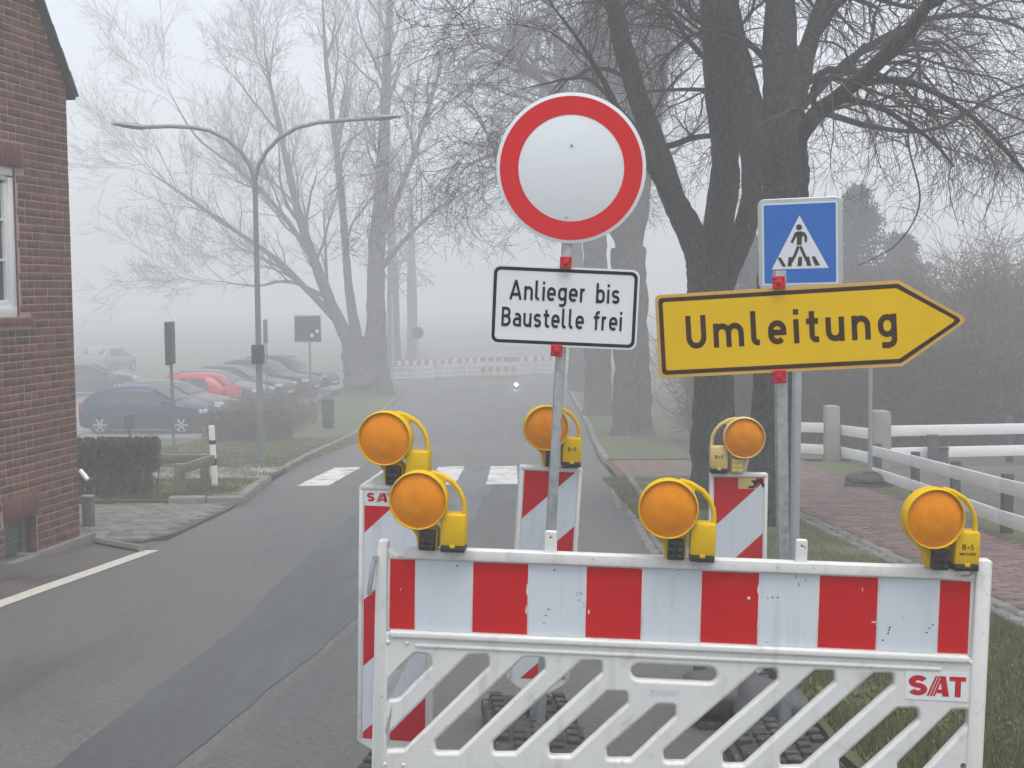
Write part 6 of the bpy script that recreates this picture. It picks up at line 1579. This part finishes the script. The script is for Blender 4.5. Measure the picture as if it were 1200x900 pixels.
conifer(1052, 480, 46, 6.4, 3.6, 4, 'dark evergreen in the fog above the lettering of the detour arrow')
conifer(885, 480, 40, 6.0, 2.2, 3, 'faint conifer seen between the two near tree trunks')

# ================================================================== FAR ROAD CLOSURE
FG = 'barriers of the far road closure'
def far_barrier_mesh():
    m = MB(); W_ = 2.0
    for i in range(10): m.box((-W_ / 2 + .1 + .2 * i, 0, .85), (.2, .04, .25), mi=(1 if i % 2 == 0 else 0))
    for z in (.62, .35, .10): m.box((0, .0, z), (W_, .05, .06))
    for i in range(11): m.box((-W_ / 2 + .05 + .19 * i, 0, .36), (.04, .035, .56), Matrix.Rotation(R(30), 3, 'Y'))
    for x in (-1, 1): m.box((x * W_ / 2, 0, .5), (.06, .06, 1.0))
    me = m.mesh('barrier'); me.materials.append(MT['white_plastic']); me.materials.append(MT['red_film_hazed']); return me
fb = far_barrier_mesh()
ords = ['first', 'second', 'third', 'fourth', 'fifth', 'sixth', 'seventh', 'eighth']
pts = [(484, 65.5), (512, 66.6), (541, 67.4), (570, 68), (601, 68.5), (630, 68.8), (655, 69.0)]
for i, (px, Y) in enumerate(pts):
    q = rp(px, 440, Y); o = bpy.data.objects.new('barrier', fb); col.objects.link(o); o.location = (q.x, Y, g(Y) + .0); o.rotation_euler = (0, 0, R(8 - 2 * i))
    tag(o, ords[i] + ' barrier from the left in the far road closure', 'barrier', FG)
m = MB()
for k in range(4): m.box((0, 0, .45 + .25 * k), (.25, .03, .25), mi=k % 2)
m.box((0, 0, .2), (.06, .06, .4)); m.box((0, 0, .05), (.4, .7, .1))
bme = m.mesh('beacon'); bme.materials.append(MT['red_film_hazed']); bme.materials.append(MT['white_film'])
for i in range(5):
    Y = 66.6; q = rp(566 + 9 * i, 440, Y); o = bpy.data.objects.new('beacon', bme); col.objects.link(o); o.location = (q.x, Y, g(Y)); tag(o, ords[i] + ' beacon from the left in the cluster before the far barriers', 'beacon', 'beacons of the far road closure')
b = Vector((rp(461, 447, 65).x, 65, g(65))); r_ = empty('far_pole', b); tag(r_, 'thin pale pole standing left of the far barriers', 'post'); m = MB(); m.tube([(0, 0, 0), (0, 0, up(461, 345, b))], .06, 8); m.build('pole', MT['galv_dull'], r_)
b = Vector((rp(490, 440, 72).x, 72, g(72))); r_ = empty('far_round_sign', b); tag(r_, 'faint round sign on a pole beyond the far barriers', 'road sign')
m = MB(); m.tube([(0, 0, 0), (0, 0, up(490, 395, b))], .05, 8); m.build('pole', MT['galv_dull'], r_)
m = MB(); m.lathe([(.0001, -.06), (.34, -.06), (.34, -.04), (.0001, -.04)], 20, 'Y', (0, 0, up(490, 390, b))); m.build('sign_disc', MT['dark_metal'], r_)
# tiny white work light standing in the road
b = gp(605, 456); r_ = empty('work_light', b); tag(r_, 'tiny bright white light standing in the road before the far barriers', 'lamp')
m = MB(); m.lathe([(.0001, 0), (.10, 0), (.09, .06), (.03, .08), (.03, .14)], 12); m.build('foot', MT['rubber'], r_)
m = MB(); m.lathe([(.03, .14), (.07, .17), (.08, .22), (.05, .27), (.0001, .285)], 12); m.build('lit_globe', MT['lit'], r_)

# ================================================================== FOG
vm = bpy.data.materials.new('fog'); vm.use_nodes = True; N = vm.node_tree.nodes; N.clear()
pv = N.new('ShaderNodeVolumePrincipled'); ou = N.new('ShaderNodeOutputMaterial'); vm.node_tree.links.new(pv.outputs[0], ou.inputs['Volume'])
pv.inputs['Color'].default_value = (.84, .855, .87, 1); pv.inputs['Density'].default_value = FOG; pv.inputs['Anisotropy'].default_value = 0.0
m = MB(); zlo, zhi = -.0707 * 40 - 1.2, 18.6; m.box((0, 290, (zlo + zhi) / 2), (1000, 660, zhi - zlo)); hz_ = m.build('haze', vm, sm=False); hz_['kind'] = 'stuff'; hz_['label'] = 'pale grey fog filling the whole place'; hz_['category'] = 'fog'
